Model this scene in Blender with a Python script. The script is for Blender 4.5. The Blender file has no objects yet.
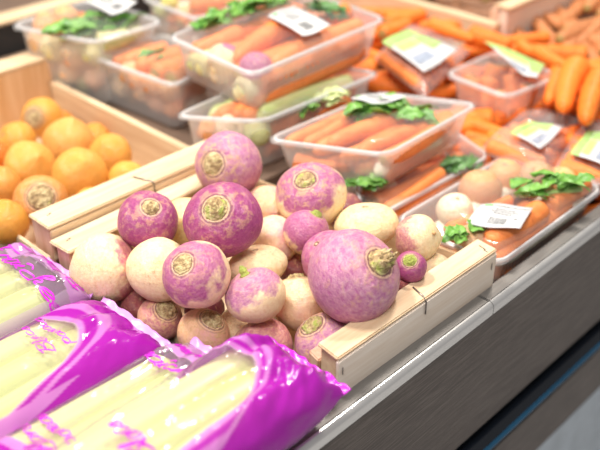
import bpy, bmesh, math, random
from mathutils import Vector, Matrix, noise
random.seed(7)
S = bpy.context.scene
COL = S.collection
# ------------------------------------------------------------------ camera
FPX = 894.0
H = 0.52
PITCH = math.atan(557 / FPX)
YAW = math.radians(44.2)
FH = Vector((math.cos(YAW), math.sin(YAW), 0)); RT = Vector((math.sin(YAW), -math.cos(YAW), 0)); Z = Vector((0, 0, 1))
FW = FH * math.cos(PITCH) - Z * math.sin(PITCH)
UP = FH * math.sin(PITCH) + Z * math.cos(PITCH)
CAM = Vector((0, 0, H))
cd = bpy.data.cameras.new('camera'); cam = bpy.data.objects.new('camera', cd); COL.objects.link(cam)
cam.matrix_world = Matrix(((RT.x, UP.x, -FW.x, CAM.x), (RT.y, UP.y, -FW.y, CAM.y), (RT.z, UP.z, -FW.z, CAM.z), (0, 0, 0, 1)))
cd.sensor_width = 36; cd.lens = FPX / 600 * 36; cd.clip_start = 0.01
cd.dof.use_dof = True; cd.dof.focus_distance = 0.875; cd.dof.aperture_fstop = 3.4
S.camera = cam
# ------------------------------------------------------------------ light
w = bpy.data.worlds.new('world'); S.world = w; w.use_nodes = True
w.node_tree.nodes['Background'].inputs[0].default_value = (1.0, 0.975, 0.95, 1)
w.node_tree.nodes['Background'].inputs[1].default_value = 0.25
def area(name, loc, tgt, size, energy, col=(1, 0.96, 0.9), sy=None):
    l = bpy.data.lights.new(name, 'AREA'); l.energy = energy; l.color = col; l.size = size
    if sy: l.shape = 'RECTANGLE'; l.size_y = sy
    o = bpy.data.objects.new(name, l); COL.objects.link(o); o.location = loc
    o.rotation_euler = (Vector(tgt) - Vector(loc)).to_track_quat('-Z', 'Y').to_euler()
    return o
area('ceiling_light', (0.1, 1.6, 2.3), (0.6, 0.7, 0), 0.5, 58, (1, 0.94, 0.86), 0.25)
area('ceiling_light', (1.9, 1.0, 2.3), (0.8, 0.7, 0), 0.45, 48, (1, 0.93, 0.84), 0.25)
area('ceiling_light', (-0.6, -0.2, 2.3), (0.6, 0.6, 0), 1.2, 44, (1, 0.98, 0.96), 0.6)
S.view_settings.view_transform = 'Standard'; S.view_settings.look = 'None'
S.view_settings.exposure = 0.34; S.view_settings.gamma = 1; S.view_settings.use_curve_mapping = False
S.cycles.max_bounces = 12; S.cycles.transparent_max_bounces = 32; S.cycles.use_denoising = True
S.cycles.sample_clamp_indirect = 6

def at(px, py, z):
    d = FW + RT * ((px - 300) / FPX) - UP * ((py - 225) / FPX)
    return CAM + d * ((z - H) / d.z)
def dist(p): return (p - CAM).dot(FW)

# ------------------------------------------------------------------ node helpers
def mat(name):
    m = bpy.data.materials.new(name); m.use_nodes = True
    nt = m.node_tree; return m, nt, nt.nodes, nt.links, nt.nodes['Principled BSDF']
def ramp(N, stops, fac=None, L=None):
    r = N.new('ShaderNodeValToRGB'); e = r.color_ramp.elements
    e[0].position, e[0].color = stops[0][0], (*stops[0][1], 1)
    e[1].position, e[1].color = stops[-1][0], (*stops[-1][1], 1)
    for p, c in stops[1:-1]:
        x = e.new(p); x.color = (*c, 1)
    if fac is not None: L.new(fac, r.inputs[0])
    return r
def math_(N, L, op, a, b=None, c=None):
    n = N.new('ShaderNodeMath'); n.operation = op
    for i, v in enumerate((a, b, c)):
        if v is None: continue
        if isinstance(v, (int, float)): n.inputs[i].default_value = v
        else: L.new(v, n.inputs[i])
    return n.outputs[0]
def mixc(N, L, f, a, b, mode='MIX'):
    n = N.new('ShaderNodeMix'); n.data_type = 'RGBA'; n.blend_type = mode
    for s, v in ((0, f), (6, a), (7, b)):
        if isinstance(v, (int, float)): n.inputs[s].default_value = v
        elif isinstance(v, tuple): n.inputs[s].default_value = (*v, 1)
        else: L.new(v, n.inputs[s])
    return n.outputs[2]
def noise_(N, L, vec, scale, detail=3, rough=.5, sc=None):
    if sc:
        mp = N.new('ShaderNodeMapping'); mp.inputs['Scale'].default_value = sc; L.new(vec, mp.inputs[0]); vec = mp.outputs[0]
    n = N.new('ShaderNodeTexNoise'); n.inputs['Scale'].default_value = scale; n.inputs['Detail'].default_value = detail
    n.inputs['Roughness'].default_value = rough; L.new(vec, n.inputs['Vector']); return n.outputs[0]
def bump(N, L, b, h, strength, dist=.01):
    n = N.new('ShaderNodeBump'); n.inputs['Strength'].default_value = strength; n.inputs['Distance'].default_value = dist
    L.new(h, n.inputs['Height']); L.new(n.outputs[0], b.inputs['Normal'])

def plain(name, col, rough=.5, metal=0, nscale=0, var=.12, axis=None, bmp=0):
    m, nt, N, L, b = mat(name)
    b.inputs['Roughness'].default_value = rough; b.inputs['Metallic'].default_value = metal
    tc = N.new('ShaderNodeTexCoord')
    n = noise_(N, L, tc.outputs['Object'], nscale or 30, 3, .6, axis)
    r = ramp(N, [(.3, tuple(c * (1 - var) for c in col)), (.7, tuple(min(1, c * (1 + var)) for c in col))], n, L)
    L.new(r.outputs[0], b.inputs['Base Color'])
    if bmp: bump(N, L, b, n, bmp, .002)
    return m

def wood(name, light, dark, axis):
    m, nt, N, L, b = mat(name)
    tc = N.new('ShaderNodeTexCoord'); v = tc.outputs['Object']
    sc = {'x': (1, 14, 14), 'y': (14, 1, 14), 'z': (14, 14, 1)}[axis]
    a = noise_(N, L, v, 14, 5, .65, sc); c = noise_(N, L, v, 5, 2, .5, sc)
    f = math_(N, L, 'ADD', math_(N, L, 'MULTIPLY', a, .55), math_(N, L, 'MULTIPLY', c, .5))
    r = ramp(N, [(.38, dark), (.55, tuple((x + y) / 2 for x, y in zip(light, dark))), (.68, light)], f, L)
    L.new(r.outputs[0], b.inputs['Base Color']); b.inputs['Roughness'].default_value = .6
    bump(N, L, b, a, .25, .001); return m
WL, WD = (.77, .61, .40), (.58, .39, .23)
wood_x = wood('pine wood along x', WL, WD, 'x'); wood_y = wood('pine wood along y', WL, WD, 'y')
wood_z = wood('pine wood end grain', (.80, .56, .42), (.58, .32, .2), 'z')
wood_w = wood('warm pine board', (.86, .60, .36), (.70, .40, .18), 'z')
wood_s = wood('pale side slat', (.86, .76, .66), (.72, .58, .45), 'x')
steel = plain('brushed steel', (.20, .19, .178), .40, .5, 25, .12, (1, 30, 30))
steel_b = plain('bright steel edge', (.62, .61, .60), .24, .65, 20, .02)
staple_m = plain('dark staple wire', (.25, .22, .2), .4, .8)
def brown_():
    m, nt, N, L, b = mat('brown brushed laminate')
    tc = N.new('ShaderNodeTexCoord'); v = tc.outputs['Object']
    a = noise_(N, L, v, 6, 5, .8, (3, 1, 130)); 
    r = ramp(N, [(.38, (.055, .042, .035)), (.5, (.088, .069, .059)), (.64, (.17, .138, .12))], a, L)
    L.new(r.outputs[0], b.inputs['Base Color']); b.inputs['Roughness'].default_value = .42
    b.inputs['Specular IOR Level'].default_value = .25
    return m
brown = brown_()
black = plain('black glossy rubber', (.006, .008, .012), .2)
bluehighlight = plain('painted blue bumper highlight', (.008, .06, .12), .12)
palegrey = plain('pale blue grey panel', (.40, .45, .5), .5)
darktray = plain('dark grey display tray', (.035, .032, .03), .6)
deck_m = plain('brown display deck', (.15, .095, .065), .6)
floor_m = plain('pale shop floor', (.5, .5, .5), .4)

# ------------------------------------------------------------------ object helpers
def obj(name, me_or_bm, m=None, parent=None, smooth=True):
    if isinstance(me_or_bm, bmesh.types.BMesh):
        me = bpy.data.meshes.new(name); me_or_bm.to_mesh(me); me_or_bm.free()
    else: me = me_or_bm
    if m is not None:
        if not len(me.materials): me.materials.append(m)
    if smooth:
        for p in me.polygons: p.use_smooth = True
    o = bpy.data.objects.new(name, me); COL.objects.link(o)
    if parent: o.parent = parent
    return o
def tag(o, label=None, cat=None, group=None, kind=None):
    if label: o['label'] = label
    if cat: o['category'] = cat
    if group: o['group'] = group
    if kind: o['kind'] = kind
    return o
def empty(name, loc, label, cat, group=None):
    o = bpy.data.objects.new(name, None); COL.objects.link(o); o.location = loc; o.empty_display_size = .02
    return tag(o, label, cat, group)
def prism(bm, quad, z0, z1):
    """box from 4 xy corners"""
    n = len(quad)
    a = [bm.verts.new((x, y, z0)) for x, y in quad]; b = [bm.verts.new((x, y, z1)) for x, y in quad]
    bm.faces.new(a[::-1]); bm.faces.new(b)
    for i in range(n): bm.faces.new((a[i], a[(i + 1) % n], b[(i + 1) % n], b[i]))
def board(name, quad, z0, z1, m, parent, bev=.0012):
    ox = parent.location if parent else Vector()
    bm = bmesh.new(); prism(bm, [(x - ox.x, y - ox.y) for x, y in quad], z0 - ox.z, z1 - ox.z)
    bmesh.ops.recalc_face_normals(bm, faces=bm.faces)
    if bev: bmesh.ops.bevel(bm, geom=bm.edges[:], offset=bev, segments=2, affect='EDGES')
    return obj(name, bm, m, parent, False)
def rect(x0, x1, y0, y1): return [(x0, y0), (x1, y0), (x1, y1), (x0, y1)]

def tube(bm, pts, rad, seg=8, cap=True):
    pts = [Vector(p) for p in pts]; rings = []
    for i, p in enumerate(pts):
        t = (pts[min(i + 1, len(pts) - 1)] - pts[max(i - 1, 0)]).normalized()
        a = t.cross(Z if abs(t.z) < .9 else Vector((1, 0, 0))).normalized(); b = t.cross(a)
        r = rad[i] if isinstance(rad, (list, tuple)) else rad
        rings.append([bm.verts.new(p + (a * math.cos(q) + b * math.sin(q)) * r) for q in [2 * math.pi * k / seg for k in range(seg)]])
    for A, B in zip(rings, rings[1:]):
        for k in range(seg): bm.faces.new((A[k], A[(k + 1) % seg], B[(k + 1) % seg], B[k]))
    if cap: bm.faces.new(rings[0][::-1]); bm.faces.new(rings[-1])
    return rings

# ------------------------------------------------------------------ setting
DECK = -0.09
fl = board('floor', rect(-2, 4, -2, 4), -.93, -.9, floor_m, None, 0); tag(fl, kind='structure')
cnt = empty('display_counter', (0, .35, -.9), 'long vegetable display counter with steel rim and brown brushed front', 'display counter')
for i, (x0, x1) in enumerate(((-.3, .680), (.6813, 2.4))):
    board('steel_rim', rect(x0, x1, .384, .3985), -.0575, -.045, steel, cnt, .001)
    bm = bmesh.new(); R = .0065
    prof = [(.3840, -.045)] + [((.3838) - R * math.sin(a) * .9, -.045 - R + R * math.cos(a)) for a in [math.pi / 2 * k / 12 for k in range(13)]] + [(.3779, -.0595), (.3838, -.0595)]
    vs = [[bm.verts.new((x, y - .35, z + .9)) for y, z in prof] for x in (x0, x1)]
    n = len(prof)
    for k in range(n): bm.faces.new((vs[0][k], vs[0][(k + 1) % n], vs[1][(k + 1) % n], vs[1][k]))
    bm.faces.new(vs[0][::-1]); bm.faces.new(vs[1])
    bmesh.ops.recalc_face_normals(bm, faces=bm.faces)
    o = obj('rim_edge', bm, steel_b, cnt, False)
    o['label'] = 'bright polished front edge of the steel rim'
board('front_panel', rect(-.3, 2.4, .3795, .39), -.233, -.0585, brown, cnt)
board('bumper_recess', rect(-.3, 2.4, .388, .395), -.290, -.233, black, cnt)
bm = bmesh.new(); tube(bm, [(-.3, 0.381 - .35, -.266 + .9), (2.4, 0.381 - .35, -.266 + .9)], .0125, 20); o = obj('bumper', bm, black, cnt); o['label'] = 'dark glossy black bumper tube'
bm = bmesh.new(); tube(bm, [(-.3, .3693 - .35, -.2640 + .9), (2.4, .3693 - .35, -.2640 + .9)], .0038, 12); o = obj('bumper_highlight', bm, bluehighlight, cnt); o['label'] = 'thin blue highlight painted along the bumper'  # added blue tube stands in for the reflection along the black bumper
board('lower_panel', rect(-.3, 2.4, .3765, .39), -.385, -.292, brown, cnt)
board('kick_panel', rect(-.3, 2.4, .3765, .39), -.9, -.385, palegrey, cnt)
board('deck', rect(-.3, 2.4, .39, 2.6), -.12, DECK, deck_m, cnt)
board('deck_step', rect(.67, 1.05, .745, 1.38), DECK, -.047, deck_m, cnt)
board('tray_front', rect(-.3, 2.4, .3985, .4), DECK, -.046, steel, cnt, 0)

# ------------------------------------------------------------------ crates
def staple(parent, p, d, L=.009):
    ox = parent.parent.location if parent.parent else Vector()
    p = Vector(p) - ox; d = Vector(d).normalized()
    bm = bmesh.new(); tube(bm, [p - d * L / 2, p + d * L / 2], .0006, 6)
    return obj('staple', bm, staple_m, parent)
def crate_purple():
    c = empty('wooden_crate', (.55, .58, DECK), 'shallow pale wooden crate holding the purple turnips', 'crate')
    # front rail
    r = board('front_rail', [(.463, .405), (.709, .402), (.709, .424), (.466, .427)], DECK, -.003, wood_x, c)
    s = board('top_slat', [(.461, .4015), (.7095, .3995), (.712, .4265), (.464, .4295)], -.004, .0, wood_x, c)
    s2 = board('side_slat', [(.4605, .4005), (.7092, .3985), (.7092, .402), (.4605, .404)], DECK, -.0042, wood_s, c)
    staple(s, (.700, .412, .0003), (.2, 1, 0)); staple(s, (.697, .406, .0003), (.2, 1, 0), .005)
    staple(s2, (.700, .3978, -.017), (0, 0, 1), .008); staple(s2, (.466, .3995, -.016), (0, 0, 1), .008)
    sx = .6
    bm = bmesh.new(); ox = c.location
    tube(bm, [Vector(q) - ox for q in ((.592, .420, .0008), (.587, .4035, .0008), (.5855, .3982, -.003), (.5855, .3980, -.017))], .0009, 6)
    obj('wire_staple', bm, staple_m, s)
    # back rail
    board('back_rail', [(.395, .725), (.66, .735), (.66, .752), (.392, .745)], -.05, -.003, wood_x, c)
    s = board('top_slat', [(.390, .7185), (.665, .729), (.665, .757), (.388, .7525)], -.004, 0, wood_x, c)
    staple(s, (.404, .739, .0003), (1, .3, 0), .006); 
    board('back_panel', [(.40, .745), (.66, .752), (.66, .755), (.40, .750)], DECK, -.05, wood_x, c)
    # left end panel (skewed) and right end panel
    board('end_panel', [(.461, .43), (.464, .43), (.402, .722), (.398, .722)], DECK, -.047, wood_y, c)
    board('end_panel', [(.703, .43), (.706, .43), (.664, .735), (.660, .735)], DECK, -.022, wood_y, c)
    # corner posts
    board('corner_post', [(.393, .7225), (.41, .7225), (.41, .7475), (.392, .7455)], DECK, -.0045, wood_z, c)
    board('corner_post', [(.464, .428), (.484, .428), (.484, .444), (.468, .444)], DECK, -.02, wood_z, c)
    board('corner_post', [(.692, .426), (.706, .426), (.704, .442), (.689, .442)], DECK, -.02, wood_z, c)
    board('crate_floor', [(.462, .427), (.706, .425), (.66, .745), (.396, .745)], DECK, DECK + .004, wood_y, c)
    return c
crate_purple()
def crate_yellow():
    c = empty('wooden_crate', (.52, .96, DECK), 'wooden crate of yellow turnips at the left, behind the purple turnip crate', 'crate')
    r = board('front_rail', rect(.394, .655, .7585, .795), -.035, .008, wood_z, c)
    s = board('top_slat', rect(.392, .66, .7565, .797), .008, .0125, wood_x, c)
    s2 = board('side_slat', rect(.3935, .66, .7555, .7585), -.03, .0075, wood_x, c)
    board('front_panel', rect(.394, .655, .790, .794), DECK, -.035, wood_x, c)
    staple(s, (.408, .78, .0128), (1, .3, 0), .006)
    bm = bmesh.new(); ox = c.location
    tube(bm, [Vector(q) - ox for q in ((.523, .782, .0133), (.532, .7575, .0133), (.533, .7548, .010), (.533, .7548, .0005))], .0009, 6)
    obj('wire_staple', bm, staple_m, s)
    board('end_panel', rect(.384, .388, .753, 1.17), DECK, -.02, wood_y, c)
    board('end_panel', rect(.650, .662, .797, 1.17), DECK, -.02, wood_y, c)
    board('back_rail', rect(.388, .662, 1.172, 1.176), DECK, .012, wood_w, c)
    board('back_top_slat', rect(.388, .664, 1.172, 1.215), .012, .018, wood_x, c)
    board('crate_floor', rect(.388, .650, .797, 1.17), DECK, DECK + .004, wood_y, c)
    return c
crate_yellow()

# ------------------------------------------------------------------ turnips
def turnip_mat(purple=.0, soft=.19, hue=(.40, .085, .24), base=(.95, .77, .48), tan=.45, pink=.3, seed=0., crownr=.42, spots=.5):
    m, nt, N, L, b = mat('turnip skin')
    tc = N.new('ShaderNodeTexCoord'); ad = N.new('ShaderNodeVectorMath'); ad.operation = 'ADD'
    L.new(tc.outputs['Object'], ad.inputs[0]); ad.inputs[1].default_value = (seed * 3.1, seed * 1.7, 0)
    v = ad.outputs[0]
    sep = N.new('ShaderNodeSeparateXYZ'); L.new(tc.outputs['Object'], sep.inputs[0])
    z = sep.outputs[2]
    n1 = noise_(N, L, v, 1.5, 4, .6); 
    h = math_(N, L, 'ADD', z, math_(N, L, 'MULTIPLY', math_(N, L, 'SUBTRACT', n1, .5), 1.9))
    mr = N.new('ShaderNodeMapRange'); mr.interpolation_type = 'SMOOTHSTEP'; L.new(h, mr.inputs[0])
    mr.inputs[1].default_value = purple - soft; mr.inputs[2].default_value = purple + soft
    mr.inputs[3].default_value = 0; mr.inputs[4].default_value = 1
    # fine streaks and blotches that leave the pale skin showing
    st = noise_(N, L, v, 7, 5, .7, (1, 1, 2.2)); 
    hue2 = (min(1, hue[0] * 1.45), hue[1] * 2.6, min(1, hue[2] * 1.4))
    pc = mixc(N, L, ramp(N, [(.38, (0, 0, 0)), (.66, (1, 1, 1))], st, L).outputs[0], hue, hue2)
    # pink blush
    n3 = noise_(N, L, v, 1.1, 3, .6)
    bf = math_(N, L, 'MULTIPLY', ramp(N, [(.45, (0, 0, 0)), (.7, (1, 1, 1))], n3, L).outputs[0], pink)
    nb = noise_(N, L, v, 9, 4, .7)
    basec = mixc(N, L, ramp(N, [(.35, (0, 0, 0)), (.75, (1, 1, 1))], nb, L).outputs[0], tuple(min(1, x * 1.06) for x in base), (base[0] * .92, base[1] * .80, base[2] * .65))
    basec = mixc(N, L, bf, basec, (.72, .33, .36))
    c = mixc(N, L, mr.outputs[0], basec, pc)
    # tan scuffs, denser towards the crown
    n4 = noise_(N, L, v, 4.5, 6, .75)
    thr = math_(N, L, 'SUBTRACT', math_(N, L, 'ADD', n4, math_(N, L, 'MULTIPLY', math_(N, L, 'MAXIMUM', z, 0), .13)), .575)
    tf = math_(N, L, 'MULTIPLY', math_(N, L, 'MINIMUM', math_(N, L, 'MAXIMUM', math_(N, L, 'MULTIPLY', thr, 9), 0), 1), tan)
    c = mixc(N, L, tf, c, (.68, .43, .22))
    # small brown spots
    vo = N.new('ShaderNodeTexVoronoi'); vo.inputs['Scale'].default_value = 3.2; L.new(v, vo.inputs['Vector'])
    sp = ramp(N, [(.05, (1, 1, 1)), (.10, (0, 0, 0))], math_(N, L, 'ADD', vo.outputs[0], math_(N, L, 'MULTIPLY', nb, .06)), L)
    c = mixc(N, L, math_(N, L, 'MULTIPLY', sp.outputs[0], spots), c, (.55, .33, .16))
    # ring round the crown
    vm = N.new('ShaderNodeVectorMath'); vm.operation = 'LENGTH'
    cb = N.new('ShaderNodeCombineXYZ'); L.new(sep.outputs[0], cb.inputs[0]); L.new(sep.outputs[1], cb.inputs[1]); L.new(cb.outputs[0], vm.inputs[0])
    rho = math_(N, L, 'ADD', vm.outputs['Value'], math_(N, L, 'MULTIPLY', math_(N, L, 'SUBTRACT', n4, .5), .12))
    rho = math_(N, L, 'ADD', rho, math_(N, L, 'LESS_THAN', z, 0))
    ring = ramp(N, [(0, (1, 1, 1)), (crownr * .8, (1, 1, 1)), (crownr * 1.15, (0, 0, 0))], rho, L)
    rw = math_(N, L, 'SINE', math_(N, L, 'MULTIPLY', rho, 62))
    rc = mixc(N, L, ramp(N, [(.35, (0, 0, 0)), (.6, (1, 1, 1))], math_(N, L, 'ADD', math_(N, L, 'MULTIPLY', rw, .22), math_(N, L, 'MULTIPLY', st, .9)), L).outputs[0], (.17, .08, .06), (.70, .49, .28))
    c = mixc(N, L, math_(N, L, 'MULTIPLY', ring.outputs[0], .88), c, rc)
    L.new(c, b.inputs['Base Color'])
    b.inputs['Roughness'].default_value = .30
    b.inputs['Specular IOR Level'].default_value = .38
    b.inputs['Subsurface Weight'].default_value = .12; b.inputs['Subsurface Radius'].default_value = (1, .4, .25); b.inputs['Subsurface Scale'].default_value = .006
    bump(N, L, b, math_(N, L, 'ADD', st, n4), .3, .03)
    return m

def crown_mat(green=.4, dark=1.0):
    m, nt, N, L, b = mat('cut crown')
    tc = N.new('ShaderNodeTexCoord'); v = tc.outputs['Object']
    a = noise_(N, L, v, 5.5, 5, .65); g = noise_(N, L, v, 4, 3, .6)
    r = ramp(N, [(.34, (.30, .18, .09)), (.48, (.58, .40, .19)), (.62, (.86, .70, .38))], a, L)
    gf = ramp(N, [(.62 - green * .35, (0, 0, 0)), (.75 - green * .3, (1, 1, 1))], g, L)
    c = mixc(N, L, gf.outputs[0], r.outputs[0], mixc(N, L, a, (.30, .36, .05), (.62, .66, .16)))
    L.new(c, b.inputs['Base Color']); b.inputs['Roughness'].default_value = .7
    bump(N, L, b, a, .6, .05); return m
CR = {k: crown_mat(g) for k, g in (('tan', .0), ('olive', .34), ('green', 1.1))}

def turnip_mesh(seed, k=.86, taper=.12, pointy=.0, lump=.06):
    bm = bmesh.new(); bmesh.ops.create_uvsphere(bm, u_segments=44, v_segments=30, radius=1)
    off = Vector((seed * 5.3, seed * 2.1, seed))
    for v in bm.verts:
        p = v.co.copy(); n = noise.noise(p * 1.1 + off) * lump + noise.noise(p * 3 + off) * lump * .25
        rho = math.hypot(p.x, p.y)
        p *= 1 + n
        z = p.z * k
        if p.z < 0: p.x *= 1 - taper * p.z ** 2; p.y *= 1 - taper * p.z ** 2; z -= pointy * max(0, 1 - rho * 1.6) ** 2
        if v.co.z > 0: z -= .10 * math.exp(-(rho / .33) ** 2)
        v.co = Vector((p.x, p.y, z))
    return bm
def crown_mesh(seed, h, r):
    bm = bmesh.new(); seg = 28; rings = []
    prof = [(1.22, -.06), (1.25, 0), (1.1, .03), (1.0, .02), (.96, h * .55), (.85, h * .8), (.72, h * .7), (.66, h), (.48, h * 1.02), (.4, h * .8), (.3, h * 1.15), (.12, h * 1.1)]
    off = Vector((seed * 3.3, seed, 0))
    for j, (a, b) in enumerate(prof):
        ring = []
        for i in range(seg):
            q = 2 * math.pi * i / seg; n = noise.noise(Vector((math.cos(q) * 2.2, math.sin(q) * 2.2, j * .6)) + off)
            n2 = noise.noise(Vector((math.cos(q) * 6, math.sin(q) * 6, j * 1.9)) + off)
            rr = r * a * (1 + .13 * n + .1 * n2); zz = b + (h * .45) * n2 * (1 if j > 3 else .2)
            ring.append(bm.verts.new((rr * math.cos(q), rr * math.sin(q), zz)))
        rings.append(ring)
    for A, B in zip(rings, rings[1:]):
        for i in range(seg): bm.faces.new((A[i], A[(i + 1) % seg], B[(i + 1) % seg], B[i]))
    bm.faces.new(rings[-1]); return bm

def solve_depth(items, iters=160, pull=.01):
    """things given by pixel centre, pixel radius and height: slide them along the view so that they do not run through each other"""
    T = [];
    for it in items:
        p = at(it[0], it[1], it[3]); T.append(dist(p))
    t0 = T[:]
    D = [FW + RT * ((i[0] - 300) / FPX) - UP * ((i[1] - 225) / FPX) for i in items]
    for _ in range(iters):
        for a in range(len(items)):
            for b in range(a + 1, len(items)):
                pa, pb = CAM + D[a] * T[a], CAM + D[b] * T[b]
                ra, rb = items[a][2] / FPX * T[a], items[b][2] / FPX * T[b]
                need = (ra + rb) * .88; d = pb - pa
                if d.length < need:
                    s = 1 if T[b] > T[a] else -1
                    if items[a][4] != items[b][4]: s = 1 if items[b][4] < items[a][4] else -1
                    m = (need - d.length) * .25
                    T[b] += s * m; T[a] -= s * m
        for a in range(len(items)):
            T[a] += (t0[a] - T[a]) * pull
            zmin = DECK + .004 + items[a][2] / FPX * T[a] * .9; T[a] = min(T[a], (zmin - H) / D[a].z)
    return [(CAM + D[a] * T[a], items[a][2] / FPX * T[a]) for a in range(len(items))]

def orient(d, spin=0):
    return d.normalized().to_track_quat('Z', 'Y').to_matrix().to_4x4() @ Matrix.Rotation(spin, 4, 'Z')
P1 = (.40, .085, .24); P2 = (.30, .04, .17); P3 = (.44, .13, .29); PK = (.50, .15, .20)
# cx, cy, rpx, z, layer(higher = nearer to the viewer), crown px or vector, k, crown(kind,h,r), material kwargs, label
TP = [
 (229,165,34, .030,6,(211,164),.95,('tan',.05,.26),dict(purple=-.25,hue=P3,tan=.75,seed=1,base=(.85,.55,.45)),'large lilac turnip with a brown ringed crown, topmost at the back beside the crate rail'),
 (223,220,40, .030,7,(214,206),.86,('olive',.12,.25),dict(purple=-.55,hue=P2,tan=.5,seed=2),'biggest deep purple turnip with a water drop and yellow-green crown'),
 (148,221,31, .024,8,(151,205),.92,('tan',.08,.22),dict(purple=-.45,hue=P2,tan=.5,seed=3),'magenta purple turnip leaning on the rail beside the large cream turnip'),
 (311,196,36, .022,6,(304,176),.86,('olive',.08,.22),dict(purple=.38,hue=P1,tan=.75,seed=4.4,pink=.1),'turnip purple above and white below, in front of the front carrot punnet'),
 (197,275,35, .022,9,(181,263),.95,('tan',.05,.24),dict(purple=.34,hue=P1,tan=.4,seed=5.2),'striped purple and cream turnip with wide ringed crown turned left'),
 (105,269,35,-.014,5,Vector((.75,-.66,.15)),.97,None,dict(purple=.50,soft=.2,hue=(.50,.12,.20),seed=6,tan=.35,pink=.0),'large cream turnip with a pink right side, against the left crate corner'),
 (159,269,33, .000,7,Vector((.3,.5,-.9)),.95,None,dict(purple=1.7,seed=7,tan=.9,spots=.9,pink=0),'cream turnip with brown scars between the pink-sided and the striped turnip'),
 (256,296,31, .000,6,(243,271),.90,('green',.24,.13),dict(purple=.22,hue=P3,tan=.3,seed=8.3,pink=.1),'small half lilac half cream turnip with a pale green stem stub'),
 (306,232,23, .016,6,(317,214),1.0,('green',.16,.22),dict(purple=-.6,hue=P1,tan=.25,seed=9),'small round purple turnip below the white-bottomed one'),
 (353,277,48, .004,8,(384,260),.90,('olive',.30,.22),dict(purple=-.8,soft=.4,hue=P3,tan=.4,seed=10),'largest pink-lilac turnip with a thick rough olive crown stub'),
 (329,258,29, .008,6,Vector((-.5,.2,.8)),.95,None,dict(purple=-.2,hue=P1,seed=11,tan=.3),'purple turnip half hidden behind the largest pink-lilac turnip'),
 (367,225,33, .006,5,Vector((.1,.25,1)),.66,None,dict(purple=1.8,seed=12,tan=.6,pink=0,base=(.92,.76,.44)),'creamy white turnip with faint scratches below the front carrot punnet'),
 (417,238,24, .014,6,Vector((-.6,.6,.0)),.95,None,dict(purple=.30,hue=PK,seed=13,tan=.3,pink=0),'small white turnip with a brown root tip and pink left side at the right end'),
 (411,267,16, .008,8,(410,260),1.0,('green',.14,.34),dict(purple=-.9,hue=P2,seed=14,tan=.2),'smallest dark purple turnip with a bright green crown'),
 (258,266,30, .000,4,Vector((.1,.3,1)),.68,None,dict(purple=1.5,seed=15,tan=.4,pink=.5),'flat cream turnip with pink edge behind the half lilac one'),
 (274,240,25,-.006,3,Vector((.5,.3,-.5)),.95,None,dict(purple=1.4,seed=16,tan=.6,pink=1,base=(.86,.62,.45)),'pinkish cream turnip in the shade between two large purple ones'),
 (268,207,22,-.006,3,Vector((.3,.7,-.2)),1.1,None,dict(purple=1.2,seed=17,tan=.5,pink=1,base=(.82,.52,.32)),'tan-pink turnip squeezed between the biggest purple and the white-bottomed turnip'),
 (299,303,27,-.030,4,(296,276),1.05,('olive',.12,.3),dict(purple=1.1,seed=18,tan=.7,pink=.5,base=(.88,.68,.42)),'orange-cream turnip with olive crown left of the largest pink-lilac turnip'),
 (325,342,32,-.036,4,(309,322),.9,('olive',.1,.3),dict(purple=.1,hue=P3,seed=19,tan=.8,base=(.85,.56,.32)),'pink and tan turnip against the front rail of the crate'),
 (261,348,33,-.048,4,Vector((.3,-.2,-.9)),.8,None,dict(purple=-1.5,hue=PK,seed=20,tan=.3),'rose pink turnip at the front, just above the purple bag end'),
 (203,334,27,-.060,3,(214,317),.9,('tan',.14,.34),dict(purple=1.2,seed=21,tan=1,pink=.7,base=(.80,.50,.30)),'brownish turnip with a dark ragged crown at the front panel'),
 (160,318,23,-.062,3,(168,308),.9,('tan',.14,.36),dict(purple=.2,hue=PK,seed=22,tan=1,base=(.75,.42,.3)),'reddish turnip with a dark crown, lowest at the left front panel'),
 (238,326,20,-.050,2,Vector((.1,.2,1)),1.0,None,dict(purple=1.8,seed=23,tan=.5,pink=.2),'small cream turnip glimpsed between the brownish and rose pink ones'),
 (187,224,26,-.010,3,Vector((.4,.4,-.5)),1.0,None,dict(purple=1.8,seed=24,tan=.5,pink=0,base=(.9,.72,.36)),'yellowish cream turnip behind the magenta and the biggest purple turnip'),
 (433,272,20,-.020,3,Vector((.3,.3,-.6)),.9,None,dict(purple=1.8,seed=25,tan=.4,pink=.2,base=(.88,.70,.45)),'pale cream turnip low beside the front rail at the right end'),
 (295,268,20,-.030,1,Vector((.3,.3,.6)),1.0,None,dict(purple=-2,hue=(.26,.05,.07),seed=26,tan=.8),'pink turnip with painted-in shade, deep in the gap left of the half hidden purple one'),  # this and the next four: skin hue darkened to paint in gap shade
 (205,310,20,-.035,1,Vector((.3,.3,.6)),1.0,None,dict(purple=-2,hue=(.22,.04,.08),seed=27,tan=.8),'purple turnip with painted-in shade, deep in the gap under the striped turnip'),
 (140,305,20,-.035,1,Vector((.3,.3,.6)),1.0,None,dict(purple=-2,hue=(.26,.05,.07),seed=28,tan=.8),'pink turnip with painted-in shade, deep in the gap under the scarred cream turnip'),
 (402,291,15,-.012,3,Vector((.2,.2,-.6)),1.0,None,dict(purple=-2,hue=(.26,.05,.07),seed=30,tan=.6),'pink-red turnip with painted-in shade, under the smallest purple turnip'),
 (345,212,20,-.03,1,Vector((.3,.3,.6)),1.0,None,dict(purple=-2,hue=(.22,.04,.08),seed=31,tan=.6),'turnip with painted-in shade, behind the creamy white one, under the carrot punnet'),
]
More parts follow.
